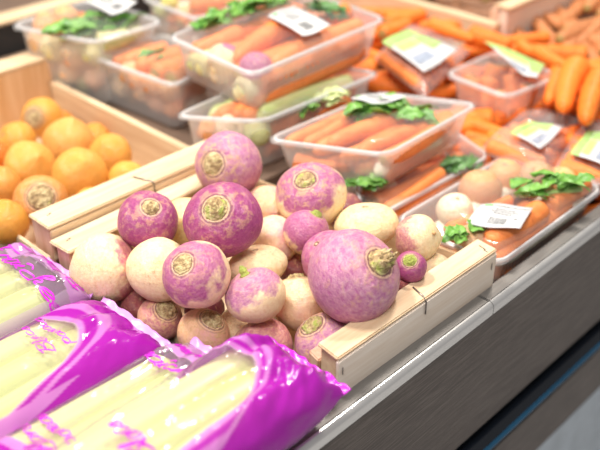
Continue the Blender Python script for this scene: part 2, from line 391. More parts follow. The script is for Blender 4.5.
def build_turnip(t, pos, r, name, group, water=None):
    cx, cy, rp, z, lay, cr, k, crown, kw, label = t
    if isinstance(cr, tuple):
        d = (FW + RT * ((cr[0] - 300) / FPX) - UP * ((cr[1] - 225) / FPX)).normalized()
        oc = CAM - pos; bb = oc.dot(d); cc = oc.dot(oc) - (r * .95) ** 2; disc = bb * bb - cc
        tt = -bb - math.sqrt(max(disc, 0)); ax = (CAM + d * tt - pos).normalized()
    else: ax = cr.normalized()
    seed = kw.get('seed', 0)
    me = bpy.data.meshes.new('turnip'); bm = turnip_mesh(seed, k, .12, .12 if crown is None else 0); bm.to_mesh(me); bm.free()
    m = turnip_mat(crownr=(crown[2] * 1.65 if crown else .12), **kw)
    o = obj(name, me, m); tag(o, label, 'turnip', group)
    o.matrix_world = Matrix.Translation(pos) @ orient(ax, seed * 2.3) @ Matrix.Scale(r, 4)
    if crown:
        kind, h, cr_ = crown
        c = obj('crown', crown_mesh(seed, h, cr_), CR[kind], o); c.location = (0, 0, k * .93 - .035 if h < .1 else k * .9 - .01); c.scale = (1.0, 1.0, 1.1)
        if kind == 'green': c['label'] = 'bright green stem stub'
        elif kind == 'olive': c['label'] = 'rough olive-brown cut crown'
    return o
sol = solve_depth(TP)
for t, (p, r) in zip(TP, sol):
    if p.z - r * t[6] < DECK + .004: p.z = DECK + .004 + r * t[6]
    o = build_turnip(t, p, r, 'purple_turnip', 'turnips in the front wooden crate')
    if t[9].startswith('small white turnip'):
        bm = bmesh.new(); bmesh.ops.create_uvsphere(bm, u_segments=14, v_segments=10, radius=.09)
        dd = (FW + RT * ((434 - 300) / FPX) - UP * ((233 - 225) / FPX)).normalized(); oc = CAM - p; bb = oc.dot(dd)
        d = o.matrix_world.inverted() @ (CAM + dd * (-bb - math.sqrt(max(bb * bb - (oc.dot(oc) - (r * .97) ** 2), 0))))
        rt = obj('root_tip', bm, plain('brown root tip', (.55, .32, .14), .6), o); rt.location = d; rt.scale = (1, 1.25, 1); rt['label'] = 'brown root scar'
    if t[9].startswith('biggest deep'):
        bm = bmesh.new(); bmesh.ops.create_uvsphere(bm, u_segments=14, v_segments=10, radius=.05)
        wm, nt, N, L, b = mat('water drop'); b.inputs['Transmission Weight'].default_value = 1; b.inputs['Roughness'].default_value = .02; b.inputs['IOR'].default_value = 1.33
        q = p + (CAM - p).normalized() * r * .1
        dd = (FW + RT * ((247 - 300) / FPX) - UP * ((236 - 225) / FPX)).normalized()
        oc = CAM - p; bb = oc.dot(dd); tt = -bb - math.sqrt(max(bb * bb - (oc.dot(oc) - (r * .9) ** 2), 0))
        wd = obj('water_drop', bm, wm, o); wd.location = o.matrix_world.inverted() @ (CAM + dd * tt); wd.scale = (1, 1, 1)

GY = (.72, .35, .06)
def yk(seed, base=GY, **k): return dict(purple=1.9, seed=seed, base=base, pink=0, tan=k.get('tan', .3), spots=.2)
YP = [
 (42,118,21,-.034,5,(31,117),.85,('tan',.04,.34),yk(31),'yellow turnip with green-ringed crown, farthest in the corner of the yellow crate'),
 (17,141,20,-.034,5,Vector((-.6,.1,.5)),.9,None,yk(32),'yellow turnip by the left frame edge beside the back wall of its crate'),
 (69,141,25,-.026,6,Vector((-.2,.2,-1)),.95,None,yk(33,(0.77, 0.41, 0.112)),'round yellow turnip with a small brown root spot at the middle of its crate'),
 (110,155,22,-.030,5,Vector((.4,.2,-.8)),.95,None,yk(34,(0.77, 0.36, 0.072)),'yellow-orange turnip beside the right wall of its crate'),
 (30,166,26,-.018,6,Vector((-.1,.5,-.5)),.85,None,yk(35,(0.77, 0.39, 0.088)),'broad yellow turnip above the orange crowned one'),
 (81,175,28,-.018,7,Vector((.1,.5,-.7)),.95,None,yk(36,(0.77, 0.38, 0.080)),'largest smooth yellow turnip behind the crate rail'),
 (127,180,20,-.026,6,Vector((.4,.2,-.8)),.9,None,yk(37,(0.75, 0.41, 0.080)),'flattish bright yellow turnip in the right corner behind the rail'),
 (41,201,27,-.012,7,(41,196),.9,('tan',.05,.36),yk(38,(0.71, 0.30, 0.080),tan=.6),'orange turnip with brown scarred crown near the left end of the rail'),
 (1,186,21,-.018,6,Vector((-.2,.2,-.8)),.95,None,yk(39,(0.75, 0.33, 0.072)),'orange-yellow turnip cut by the left frame edge, the upper of two'),
 (5,222,24,-.014,7,Vector((-.2,.2,-.8)),.95,None,yk(40,(0.73, 0.34, 0.056)),'orange-yellow turnip at the left frame edge beside the end panel'),
 (92,203,17,-.026,5,Vector((-.2,.2,-.8)),.95,None,yk(41,(0.77, 0.37, 0.080)),'yellow turnip mostly sunk behind the front rail'),
 (-6,155,17,-.03,4,Vector((-.2,.2,-.8)),.95,None,yk(42,(0.71, 0.23, 0.040)),'deep orange turnip barely showing at the left frame edge'),
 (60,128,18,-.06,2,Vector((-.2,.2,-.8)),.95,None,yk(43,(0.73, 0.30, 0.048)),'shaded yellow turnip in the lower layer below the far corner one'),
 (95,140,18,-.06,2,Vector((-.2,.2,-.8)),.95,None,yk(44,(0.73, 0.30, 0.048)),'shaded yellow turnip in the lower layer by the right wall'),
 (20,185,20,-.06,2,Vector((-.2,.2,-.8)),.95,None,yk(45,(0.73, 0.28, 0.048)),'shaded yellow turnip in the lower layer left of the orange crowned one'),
]
for t, (p, r) in zip(YP, solve_depth(YP)):
    if p.z - r * t[6] < DECK + .004: p.z = DECK + .004 + r * t[6]
    build_turnip(t, p, r, 'yellow_turnip', 'yellow turnips in the left crate')

# ------------------------------------------------------------------ carrots
def carrot_mat(name, a, b_, tip=(.35, .25, .08)):
    m, nt, N, L, b = mat(name)
    tc = N.new('ShaderNodeTexCoord'); v = tc.outputs['Object']; oi = N.new('ShaderNodeObjectInfo')
    n = noise_(N, L, v, 3, 4, .6, (2.5, 6, 6)); 
    c = mixc(N, L, ramp(N, [(.3, (0, 0, 0)), (.7, (1, 1, 1))], n, L).outputs[0], a, b_)
    c = mixc(N, L, math_(N, L, 'MULTIPLY', oi.outputs['Random'], .35), c, tuple(min(1, x * 1.25) for x in b_))
    ln = noise_(N, L, v, 4, 3, .6, (14, 1.5, 1.5))
    c = mixc(N, L, ramp(N, [(.6, (0, 0, 0)), (.68, (.45, .45, .45))], ln, L).outputs[0], c, tuple(x * .6 for x in a))
    sep = N.new('ShaderNodeSeparateXYZ'); L.new(v, sep.inputs[0])
    tipf = ramp(N, [(0.012, (1, 1, 1)), (.04, (0, 0, 0))], sep.outputs[0], L)
    c = mixc(N, L, tipf.outputs[0], c, tip)
    L.new(c, b.inputs['Base Color']); b.inputs['Roughness'].default_value = .42; b.inputs['Specular IOR Level'].default_value = .35
    bump(N, L, b, ln, .3, .02); return m
CM = carrot_mat('carrot skin', (.74, .17, .035), (.84, .27, .075))
CMB = carrot_mat('bright washed carrot skin', (.80, .15, .012), (.88, .23, .03))
CMS = carrot_mat('sandy carrot skin', (.40, .13, .04), (.56, .23, .09))
CMD = carrot_mat('dusty root skin', (.13, .06, .03), (.30, .14, .07))
PARS = carrot_mat('pale white root skin', (.84, .74, .56), (.92, .85, .70))
def carrot_mesh(seed, r0, r1, bend):
    """unit length along x, radii relative to length"""
    bm = bmesh.new(); rd = random.Random(seed); pts = []; rad = []
    n = 22
    for i in range(n + 1):
        u = i / n
        x = u; y = bend * math.sin(u * math.pi); pts.append((x, y, bend * .4 * math.sin(u * 5)))
        r = r0 + (r1 - r0) * u ** 1.15
        if u < .07: r *= math.sqrt(max(0, 1 - ((.07 - u) / .07) ** 2)) * .85 + .15
        if u > .88: r *= math.sqrt(max(.02, 1 - ((u - .88) / .125) ** 2))
        r *= 1 + .045 * noise.noise(Vector((u * 14, seed, 0))) + .02 * rd.uniform(-1, 1)
        rad.append(r)
    tube(bm, pts, rad, 16); return bm
CMESH = {}
def carrot(p0, p1, ra, rb, label, group, m=CM, crown=True, name='carrot', cat='carrot'):
    """p0 = crown end, radii in metres"""
    L_ = (p1 - p0).length; key = (round(ra / L_ * 14), round(rb / L_ * 14), random.randint(0, 2), m.name)
    if key not in CMESH:
        me = bpy.data.meshes.new('carrot'); bm = carrot_mesh(len(CMESH), key[0] / 14, key[1] / 14, (key[2] - 1) * .035); bm.to_mesh(me); bm.free(); me.materials.append(m)
        for q in me.polygons: q.use_smooth = True
        CMESH[key] = me
    o = bpy.data.objects.new(name, CMESH[key]); COL.objects.link(o); tag(o, label, cat, group)
    q = (p1 - p0).to_track_quat('X', 'Z')
    o.matrix_world = Matrix.Translation(p0) @ q.to_matrix().to_4x4() @ Matrix.Rotation(random.uniform(-.5, .5), 4, 'X') @ Matrix.Scale(L_, 4)
    return o
GC = 'carrots inside the clear punnets'; GR = 'carrots in the right punnet'
def carrot_px(a, b, z0, z1, rp0, rp1, label, group, **k):
    p0, p1 = at(a[0], a[1], z0), at(b[0], b[1], z1); r0, r1 = rp0 / FPX * dist(p0), rp1 / FPX * dist(p1)
    if group in (GC, GR, 'white roots in the front punnet'): p0, p1 = inbox(p0, r0), inbox(p1, r1)
    return carrot(p0, p1, r0, r1, label, group, **k)

# ------------------------------------------------------------------ leaves
def leaf_mat(name, a, b_):
    m, nt, N, L, b = mat(name); tc = N.new('ShaderNodeTexCoord')
    n = noise_(N, L, tc.outputs['Object'], 60, 4, .6)
    L.new(ramp(N, [(.3, a), (.7, b_)], n, L).outputs[0], b.inputs['Base Color']); b.inputs['Roughness'].default_value = .4
    bump(N, L, b, n, .5, .004); return m
LEAF = leaf_mat('green celery leaf', (.05, .20, .02), (.22, .45, .08)); LEAFD = leaf_mat('dark leaf', (.04, .13, .03), (.12, .28, .07))
LEAFP = leaf_mat('pale leek green', (.45, .56, .2), (.68, .74, .38)); STALK = leaf_mat('pale green stalk', (.30, .48, .10), (.52, .66, .25))
def lobed_leaf(bm, p, d, n, size, rd):
    """one jagged leaflet lying about plane normal n, pointing along d"""
    s = d.cross(n).normalized(); rows = 7; grid = []
    for i in range(rows + 1):
        u = i / rows; wdt = size * .30 * math.sin(math.pi * min(1, u * .92 + .06)) * (1 + .3 * math.sin(i * 2.7 + rd.random()))
        c = p + d * size * u + n * (size * .16 * math.sin(u * 3)) 
        grid.append([bm.verts.new(c + s * wdt * q + n * (size * .10 * abs(q) + rd.uniform(-.03, .03) * size) - d * abs(q) * size * .12) for q in (-1, -.5, 0, .5, 1)])
    for A, B in zip(grid, grid[1:]):
        for k in range(4): bm.faces.new((A[k], A[k + 1], B[k + 1], B[k]))
def greens(pts, z, rad, n, size, label, group, m=LEAF, seed=0, stalk=True, name='celery_sprig', cat='celery leaves'):
    rd = random.Random(seed); P = [at(x, y, z) for x, y in pts]; org = P[0]
    bm = bmesh.new()
    for i in range(n):
        u = rd.random() * (len(P) - 1); k = min(int(u), len(P) - 2); c = P[k].lerp(P[k + 1], u - k)
        dirn = (P[k + 1] - P[k]).normalized(); a = rd.uniform(-.75, .75)
        d = (Matrix.Rotation(a, 3, 'Z') @ dirn + Z * rd.uniform(-.25, .25)).normalized()
        off = Vector((rd.uniform(-rad, rad), rd.uniform(-rad, rad), rd.uniform(-.004, .006)))
        nn = (Z + Vector((rd.uniform(-.5, .5), rd.uniform(-.5, .5), 0))).normalized()
        lobed_leaf(bm, c + off - d * size * .5 - org, d, nn, size * rd.uniform(.7, 1.25), rd)
    for f in bm.faces: f.smooth = True
    o = obj(name, bm, m); o.location = org; tag(o, label, cat, group)
    md = o.modifiers.new('thickness', 'SOLIDIFY'); md.thickness = .0005
    if stalk:
        bm = bmesh.new(); Q = [q - org - Z * .004 for q in P]
        tube(bm, Q, [.0035] * len(Q), 8); obj('stalk', bm, STALK, o)
    return o

# ------------------------------------------------------------------ clear plastic
def film_mat(name, milk=.08, rough=.12, tint=(1, 1, 1), bscale=30, bstr=.3, gloss=1.0, bd=.004, tlf=.3):
    m, nt, N, L, b = mat(name); N.remove(b); out = N['Material Output']
    tc = N.new('ShaderNodeTexCoord'); n = noise_(N, L, tc.outputs['Object'], bscale, 3, .6)
    bp = N.new('ShaderNodeBump'); bp.inputs['Strength'].default_value = bstr; bp.inputs['Distance'].default_value = bd; L.new(n, bp.inputs['Height'])
    tr = N.new('ShaderNodeBsdfTransparent'); tr.inputs[0].default_value = (*tint, 1)
    df = N.new('ShaderNodeBsdfDiffuse'); df.inputs[0].default_value = (.92, .92, .92, 1)
    tl = N.new('ShaderNodeBsdfTranslucent'); tl.inputs[0].default_value = (.92, .92, .92, 1)
    gl = N.new('ShaderNodeBsdfAnisotropic'); gl.inputs['Roughness'].default_value = rough; L.new(bp.outputs[0], gl.inputs['Normal'])
    lw = N.new('ShaderNodeLayerWeight'); L.new(bp.outputs[0], lw.inputs['Normal']); fr = math_(N, L, 'MULTIPLY_ADD', math_(N, L, 'POWER', lw.outputs['Facing'], 4.5), .85, .05)
    m0 = N.new('ShaderNodeMixShader'); m0.inputs[0].default_value = tlf; L.new(df.outputs[0], m0.inputs[1]); L.new(tl.outputs[0], m0.inputs[2])
    m1 = N.new('ShaderNodeMixShader'); m1.inputs[0].default_value = milk; L.new(tr.outputs[0], m1.inputs[1]); L.new(m0.outputs[0], m1.inputs[2])
    m2 = N.new('ShaderNodeMixShader'); L.new(math_(N, L, 'MULTIPLY', fr, gloss), m2.inputs[0]); L.new(m1.outputs[0], m2.inputs[1]); L.new(gl.outputs[0], m2.inputs[2])
    L.new(m2.outputs[0], out.inputs[0]); return m
PUN = film_mat('clear punnet plastic', .40, .2, (.98, .98, .98), 25, .05, 1.3)
RIMM = film_mat('thick punnet rim plastic', .62, .12, (.97, .97, .97), 20, .05, 1.0, .004, .0)
FILM = film_mat('clear cling film', .075, .10, (.99, .99, .99), 22, .5)
BAGF = film_mat('clear carrot bag film', .16, .16, (.99, .99, .99), 20, .6, .6)
paper = plain('white label paper', (.54, .54, .54), .5, 0, 60, .03)
ink = plain('grey label print', (.12, .12, .12), .6); inkg = plain('green label print', (.15, .5, .12), .6)

CROWNG = plain('olive carrot crown', (.20, .15, .04), .6)
BOX = {}
def inbox(p, r):
    """move a point inside the current punnet, keeping clear of its walls and floor"""
    if not BOX: return p
    B, ex, ey = BOX['B'], (BOX['C'] - BOX['B']), (BOX['A'] - BOX['B']); q = p - B
    det = ex.x * ey.y - ex.y * ey.x; u = (q.x * ey.y - q.y * ey.x) / det; v = (ex.x * q.y - ex.y * q.x) / det
    sn = abs(det) / (BOX['LX'] * BOX['LY']); dz = max(0, (B.z - p.z) + r * .7)
    m = r * .85 / sn + .0065 + dz * .10 + max(0, dz - BOX['depth'] * .9) * .4; mu, mv = min(.48, m / BOX['LX']), min(.48, m / BOX['LY'])
    u2, v2 = min(1 - mu, max(mu, u)), min(1 - mv, max(mv, v))
    p = p + ex * (u2 - u) + ey * (v2 - v); base = B.z - BOX['depth'] + r + .001
    if p.z < base: p = Vector((p.x, p.y, base))
    return p
def punnet(name, corners, depth, label, ribs=16, inset=.10, dome=.008, seed=0, film=True, group='clear plastic punnets', cat='punnet', contents=None):
    """corners: rim A(back-left) B(front-left) C(front-right) D(back-right); the deformed box keeps them"""
    A, B, C, D = corners; org = (A + B + C + D) / 4 - Z * depth
    def F(u, v, h):   # u along B->C, v from front to back, h relative to the rim
        f = B * (1 - u) * (1 - v) + C * u * (1 - v) + A * (1 - u) * v + D * u * v
        return f + Z * h - org
    e = empty(name, org, label, cat, group)
    LX = (C - B).length; LY = (A - B).length
    def outline(ins, n=34, rc=.018, ribf=0):
        """rounded rectangle in metres inset by ins -> list of (u,v)"""
        out = []; hx, hy = LX / 2 - ins, LY / 2 - ins; rc = min(rc, hx * .8, hy * .8)
        N_ = 360
        # walk the perimeter
        segs = []
        sx, sy = hx - rc, hy - rc
        per = [(2 * sx), math.pi / 2 * rc, 2 * sy, math.pi / 2 * rc] * 2; tot = sum(per)
        for i in range(N_):
            s = tot * i / N_; k = 0
            while s > per[k] and k < 7: s -= per[k]; k += 1
            if k % 2 == 0:
                q = s; x, y, nx, ny = [(-sx + q, -hy, 0, -1), None, (hx, -sy + q, 1, 0), None, (sx - q, hy, 0, 1), None, (-hx, sy - q, -1, 0)][k]
            else:
                cx, cy, a0 = [None, (sx, -sy, -90), None, (sx, sy, 0), None, (-sx, sy, 90), None, (-sx, -sy, 180)][k]
                a = math.radians(a0) + s / rc; x, y, nx, ny = cx + rc * math.cos(a), cy + rc * math.sin(a), math.cos(a), math.sin(a)
            if ribf: 
                d = ribf * .16 * (1 + math.sin(2 * math.pi * i / N_ * ribs * 3)); x -= nx * d; y -= ny * d
            out.append((.5 + x / LX, .5 + y / LY))
        return out
    bm = bmesh.new(); prof = [(0.0, -.004, 0), (0.0, 0, 0), (.006, 0, 0), (.006, -.006, 0), (.0065, -.008, .0016), (.0065 + inset * depth * .5, -depth * .55, .0016), (.0065 + inset * depth * .9, -depth * .88, .0016), (.0065 + inset * depth * 1.4, -depth * .97, 0), (.0065 + inset * depth * 2.2, -depth, 0)]
    rings = []
    for ins, h, rb in prof:
        rings.append([bm.verts.new(F(u, v, h)) for u, v in outline(ins, ribf=rb)])
    for P_, Q_ in zip(rings, rings[1:]):
        for k in range(360): bm.faces.new((P_[k], P_[(k + 1) % 360], Q_[(k + 1) % 360], Q_[k]))
    bm.faces.new(rings[-1])
    obj('tub', bm, PUN, e)
    bm = bmesh.new(); ol = [F(u, v, .0005) for u, v in outline(.003)][::3]; ol.append(ol[0]); tube(bm, ol, .0017, 6, False)
    obj('rim', bm, RIMM, e)
    if film:
        bm = bmesh.new(); n = 36; g = []
        for i in range(n + 1):
            row = []
            for j in range(n + 1):
                u, v = .015 + .97 * i / n, .015 + .97 * j / n
                b_ = (max(0, 1 - (2 * u - 1) ** 4) * max(0, 1 - (2 * v - 1) ** 4)) ** .7
                wr = noise.noise(Vector((u * 7, v * 3 + u * 4, seed))) * .0025 + noise.noise(Vector((u * 16 + v * 9, v * 5, seed + 3))) * .0012
                row.append(bm.verts.new(F(u, v, .0022 + dome * b_ + wr * b_)))
            g.append(row)
        for i in range(n):
            for j in range(n): bm.faces.new((g[i][j], g[i + 1][j], g[i + 1][j + 1], g[i][j + 1]))
        obj('film', bm, FILM, e)
    BOX.clear(); BOX.update(A=A, B=B, C=C, LX=LX, LY=LY, depth=depth)
    return e, (lambda u, v, h: F(u, v, h) + org)

def label_sheet(parent, corners_px, z, lift=.0, curl=.002, green=False, barcode=True, band=None, rows=None):
    """paper label through 4 pixel corners at height z (z may be four values), order: top-left, top-right, bottom-right, bottom-left"""
    zz = z if isinstance(z, (list, tuple)) else [z] * 4
    P = [at(x, y, q) - parent.location for (x, y), q in zip(corners_px, zz)]
    def F(u, v, l=0):
        p = P[0] * (1 - u) * (1 - v) + P[1] * u * (1 - v) + P[2] * u * v + P[3] * (1 - u) * v
        return p + Z * (l + curl * math.sin(u * 5 + v * 3))
    def sheet(u0, u1, v0, v1, l, n=10):
        bm = bmesh.new(); g = [[bm.verts.new(F(u0 + (u1 - u0) * i / n, v0 + (v1 - v0) * j / n, l)) for j in range(n + 1)] for i in range(n + 1)]
        for i in range(n):
            for j in range(n): bm.faces.new((g[i][j], g[i + 1][j], g[i + 1][j + 1], g[i][j + 1]))
        return bm
    lab = obj('paper_label', sheet(0, 1, 0, 1, lift), paper, parent)
    sd = lab.modifiers.new('t', 'SOLIDIFY'); sd.thickness = .0002
    def strip(bm, u0, u1, v0, v1, n=4):
        g = [[bm.verts.new(F(u0 + (u1 - u0) * i / n, v0 + (v1 - v0) * j / 2, lift + .0006)) for j in range(3)] for i in range(n + 1)]
        for i in range(n):
            for j in range(2): bm.faces.new((g[i][j], g[i + 1][j], g[i + 1][j + 1], g[i][j + 1]))
    if barcode:
        bm = bmesh.new(); rd = random.Random(3)
        for v, a, b_ in ((.10, .30, .95), (.22, .35, .75), (.30, .28, .8), (.38, .35, .7)):
            u = a
            while u < b_: q = rd.uniform(.02, .07); strip(bm, u, min(u + q, b_), v, v + .035, 2); u += q + .015
        u = .34
        while u < .66: q = rd.choice([.008, .012, .02]); strip(bm, u, u + q, .56, .84, 1); u += q + rd.choice([.01, .016])
        strip(bm, .78, .84, .56, .60, 2)
        obj('printing', bm, ink, lab)
        bm = bmesh.new(); strip(bm, .10, .26, .07, .14, 3); obj('green_mark', bm, inkg, lab)
    if band:
        for (u0, u1, v0, v1, m) in band:
            bm = sheet(u0, u1, v0, v1, lift + .0006, 12); obj('colour_panel', bm, m, lab)
    return lab

# ------------------------------------------------------------------ leek bags
def print_mat():
    m, nt, N, L, b = mat('printed leek bag film'); N.remove(b); out = N['Material Output']
    at_ = N.new('ShaderNodeAttribute'); at_.attribute_name = 'print'
    tc = N.new('ShaderNodeTexCoord'); n = noise_(N, L, tc.outputs['Object'], 26, 4, .55, (.5, 1, 1))
    bp = N.new('ShaderNodeBump'); bp.inputs['Strength'].default_value = .55; bp.inputs['Distance'].default_value = .006; L.new(n, bp.inputs['Height'])
    tr = N.new('ShaderNodeBsdfTransparent'); tr.inputs[0].default_value = (.99, .99, .98, 1)
    df = N.new('ShaderNodeBsdfDiffuse'); L.new(at_.outputs['Color'], df.inputs[0])
    tl = N.new('ShaderNodeBsdfTranslucent'); L.new(at_.outputs['Color'], tl.inputs[0])
    dm = N.new('ShaderNodeMixShader'); dm.inputs[0].default_value = .35; L.new(df.outputs[0], dm.inputs[1]); L.new(tl.outputs[0], dm.inputs[2])
    gl = N.new('ShaderNodeBsdfAnisotropic'); gl.inputs['Roughness'].default_value = .14; L.new(bp.outputs[0], gl.inputs['Normal'])
    lw = N.new('ShaderNodeLayerWeight'); L.new(bp.outputs[0], lw.inputs['Normal']); fr = math_(N, L, 'MULTIPLY_ADD', math_(N, L, 'POWER', lw.outputs['Facing'], 4.5), .85, .05)
    m1 = N.new('ShaderNodeMixShader'); L.new(at_.outputs['Alpha'], m1.inputs[0]); L.new(tr.outputs[0], m1.inputs[1]); L.new(dm.outputs[0], m1.inputs[2])
    m2 = N.new('ShaderNodeMixShader'); L.new(fr, m2.inputs[0]); L.new(m1.outputs[0], m2.inputs[1]); L.new(gl.outputs[0], m2.inputs[2])
    L.new(m2.outputs[0], out.inputs[0]); return m
PRM = print_mat()
DP = (.46, .015, .46, .96); LP = (.68, .24, .68, .92); LT = (.70, .36, .74, .70); CLR = (.9, .9, .85, .10); GRY = (.62, .58, .56, .55)
INKP = plain('purple print', (.50, .01, .48), .4)
def leek_mat():
    m, nt, N, L, b = mat('leek stalk'); tc = N.new('ShaderNodeTexCoord'); v = tc.outputs['Object']
    s = noise_(N, L, v, 20, 4, .6, (.12, 2.2, 2.2)); g = noise_(N, L, v, 9, 2, .5, (.4, 1, 1))
    c = mixc(N, L, ramp(N, [(.35, (0, 0, 0)), (.7, (1, 1, 1))], g, L).outputs[0], (.60, .50, .26), (.36, .44, .12))
    c = mixc(N, L, ramp(N, [(.4, (0, 0, 0)), (.7, (.5, .5, .5))], s, L).outputs[0], c, (.66, .61, .40))
    oi = N.new('ShaderNodeObjectInfo'); c = mixc(N, L, math_(N, L, 'MULTIPLY', math_(N, L, 'POWER', oi.outputs['Random'], 1.5), .6), c, (.50, .60, .24))
    L.new(c, b.inputs['Base Color']); b.inputs['Roughness'].default_value = .35; bump(N, L, b, s, .2, .004); return m
LEEK = leek_mat()
GL = {
 'F': (.72, [[(0, .92), (.2, 1.02), (.5, .97), (.78, 1.02)], [(.48, .97), (.4, .55), (.26, .08), (.08, -.06), (-.06, .06)], [(.16, .48), (.56, .5)]]),
 'r': (.34, [[(0, .05), (.08, .36), (.12, .47), (.2, .38), (.32, .42), (.27, .1), (.36, .02)]]),
 'a': (.46, [[(.38, .38), (.22, .46), (.06, .3), (.05, .08), (.18, 0), (.34, .18), (.40, .44), (.35, .1), (.46, .02)]]),
 'i': (.24, [[(0, .05), (.12, .44), (.09, .1), (.22, .02)]]),
 '^': (.24, [[(0, .05), (.12, .44), (.09, .1), (.22, .02)], [(.02, .62), (.15, .76), (.27, .62)]]),
 'c': (.38, [[(.33, .36), (.22, .45), (.06, .3), (.06, .08), (.2, 0), (.38, .1)]]),
 'h': (.44, [[(0, .08), (.2, .65), (.24, .97), (.14, .95), (.07, .4), (.03, 0)], [(.04, .1), (.14, .35), (.26, .44), (.32, .3), (.29, .06), (.43, .03)]]),
 'e': (.38, [[(0, .1), (.2, .2), (.31, .34), (.2, .45), (.07, .3), (.07, .08), (.2, 0), (.38, .1)]]),
 'u': (.46, [[(0, .2), (.07, .44), (.05, .1), (.15, 0), (.3, .2), (.36, .44), (.32, .08), (.45, .03)]]),
 'B': (.62, [[(.2, 1), (.1, 0)], [(.0, .85), (.25, 1.03), (.5, .95), (.5, .7), (.2, .53), (.5, .45), (.52, .15), (.3, -.02), (.02, .05)]]),
 'l': (.22, [[(0, .1), (.17, .65), (.2, .97), (.1, .9), (.06, .2), (.12, 0), (.22, .05)]]),
 'n': (.46, [[(0, .2), (.07, .45), (.05, 0)], [(.05, .15), (.18, .42), (.3, .4), (.3, .08), (.45, .03)]]),
 's': (.32, [[(0, .05), (.18, .45), (.22, .3), (.26, .1), (.14, -.01), (.02, .06)]]),
 'p': (.44, [[(0, .2), (.1, .45), (.0, -.35)], [(.08, .3), (.25, .46), (.36, .3), (.3, .04), (.1, .02), (.44, .06)]]),
 'o': (.40, [[(.2, .45), (.05, .3), (.06, .05), (.2, 0), (.34, .15), (.32, .36), (.2, .45), (.40, .38)]]),
 'x': (.40, [[(0, .38), (.1, .44), (.24, .04), (.4, .04)], [(.36, .44), (.02, 0)]]),
 'S': (.55, [[(.5, .9), (.3, 1.03), (.12, .82), (.35, .5), (.38, .12), (.15, -.03), (-.05, .12)]]),
 'v': (.38, [[(0, .3), (.08, .45), (.12, .05), (.2, .02), (.32, .3), (.3, .46), (.4, .4)]]),
 ' ': (.25, []), '&': (.5, [[(.45, .3), (.3, .02), (.08, .05), (.1, .35), (.3, .6), (.2, .8), (.1, .65), (.45, .0)]]),
}
def smooth_pts(P, n=5):
    Q = [P[0]] + list(P) + [P[-1]]; out = []
    for i in range(1, len(Q) - 2):
        for k in range(n):
            t = k / n; a, b, c, d = [Vector(q) for q in Q[i - 1:i + 3]]
            out.append(.5 * ((2 * b) + (c - a) * t + (2 * a - 5 * b + 4 * c - d) * t * t + (3 * b - a - 3 * c + d) * t ** 3))
    out.append(Vector(P[-1])); return out
def script_text(word, parent, fn, org, rdir, udir, sx, sy, wid, shear=.25, lab=None):
    """brush lettering laid on a surface; fn(x, y) gives its height"""
    bm = bmesh.new(); cx = 0
    for ch in word:
        wdt, strokes = GL[ch]
        for st in strokes:
            pts = smooth_pts(st); L_, R_ = [], []
            for i, p in enumerate(pts):
                q = pts[min(i + 1, len(pts) - 1)] - pts[max(i - 1, 0)]
                q = Vector((q.x * sx, q.y * sy)); q = q.normalized() if q.length > 1e-9 else Vector((1, 0))
                nrm = Vector((-q.y, q.x)); ww = wid * (.6 + .6 * abs(q.x * .3 + q.y * .95)) * (.5 if i in (0, len(pts) - 1) else 1)
                for s_, lst in ((1, L_), (-1, R_)):
                    a = (cx + p.x + p.y * shear) * sx + nrm.x * ww * s_; b_ = p.y * sy + nrm.y * ww * s_
                    w2 = Vector(org) + Vector(rdir) * a + Vector(udir) * b_
                    lst.append(bm.verts.new(Vector((w2.x, w2.y, fn(w2.x, w2.y) + .0007)) - parent.location))
            for i in range(len(L_) - 1): bm.faces.new((L_[i], L_[i + 1], R_[i + 1], R_[i]))
        cx += wdt
    o = obj('lettering', bm, INKP, parent, False)
    if lab: o['label'] = lab
    return o

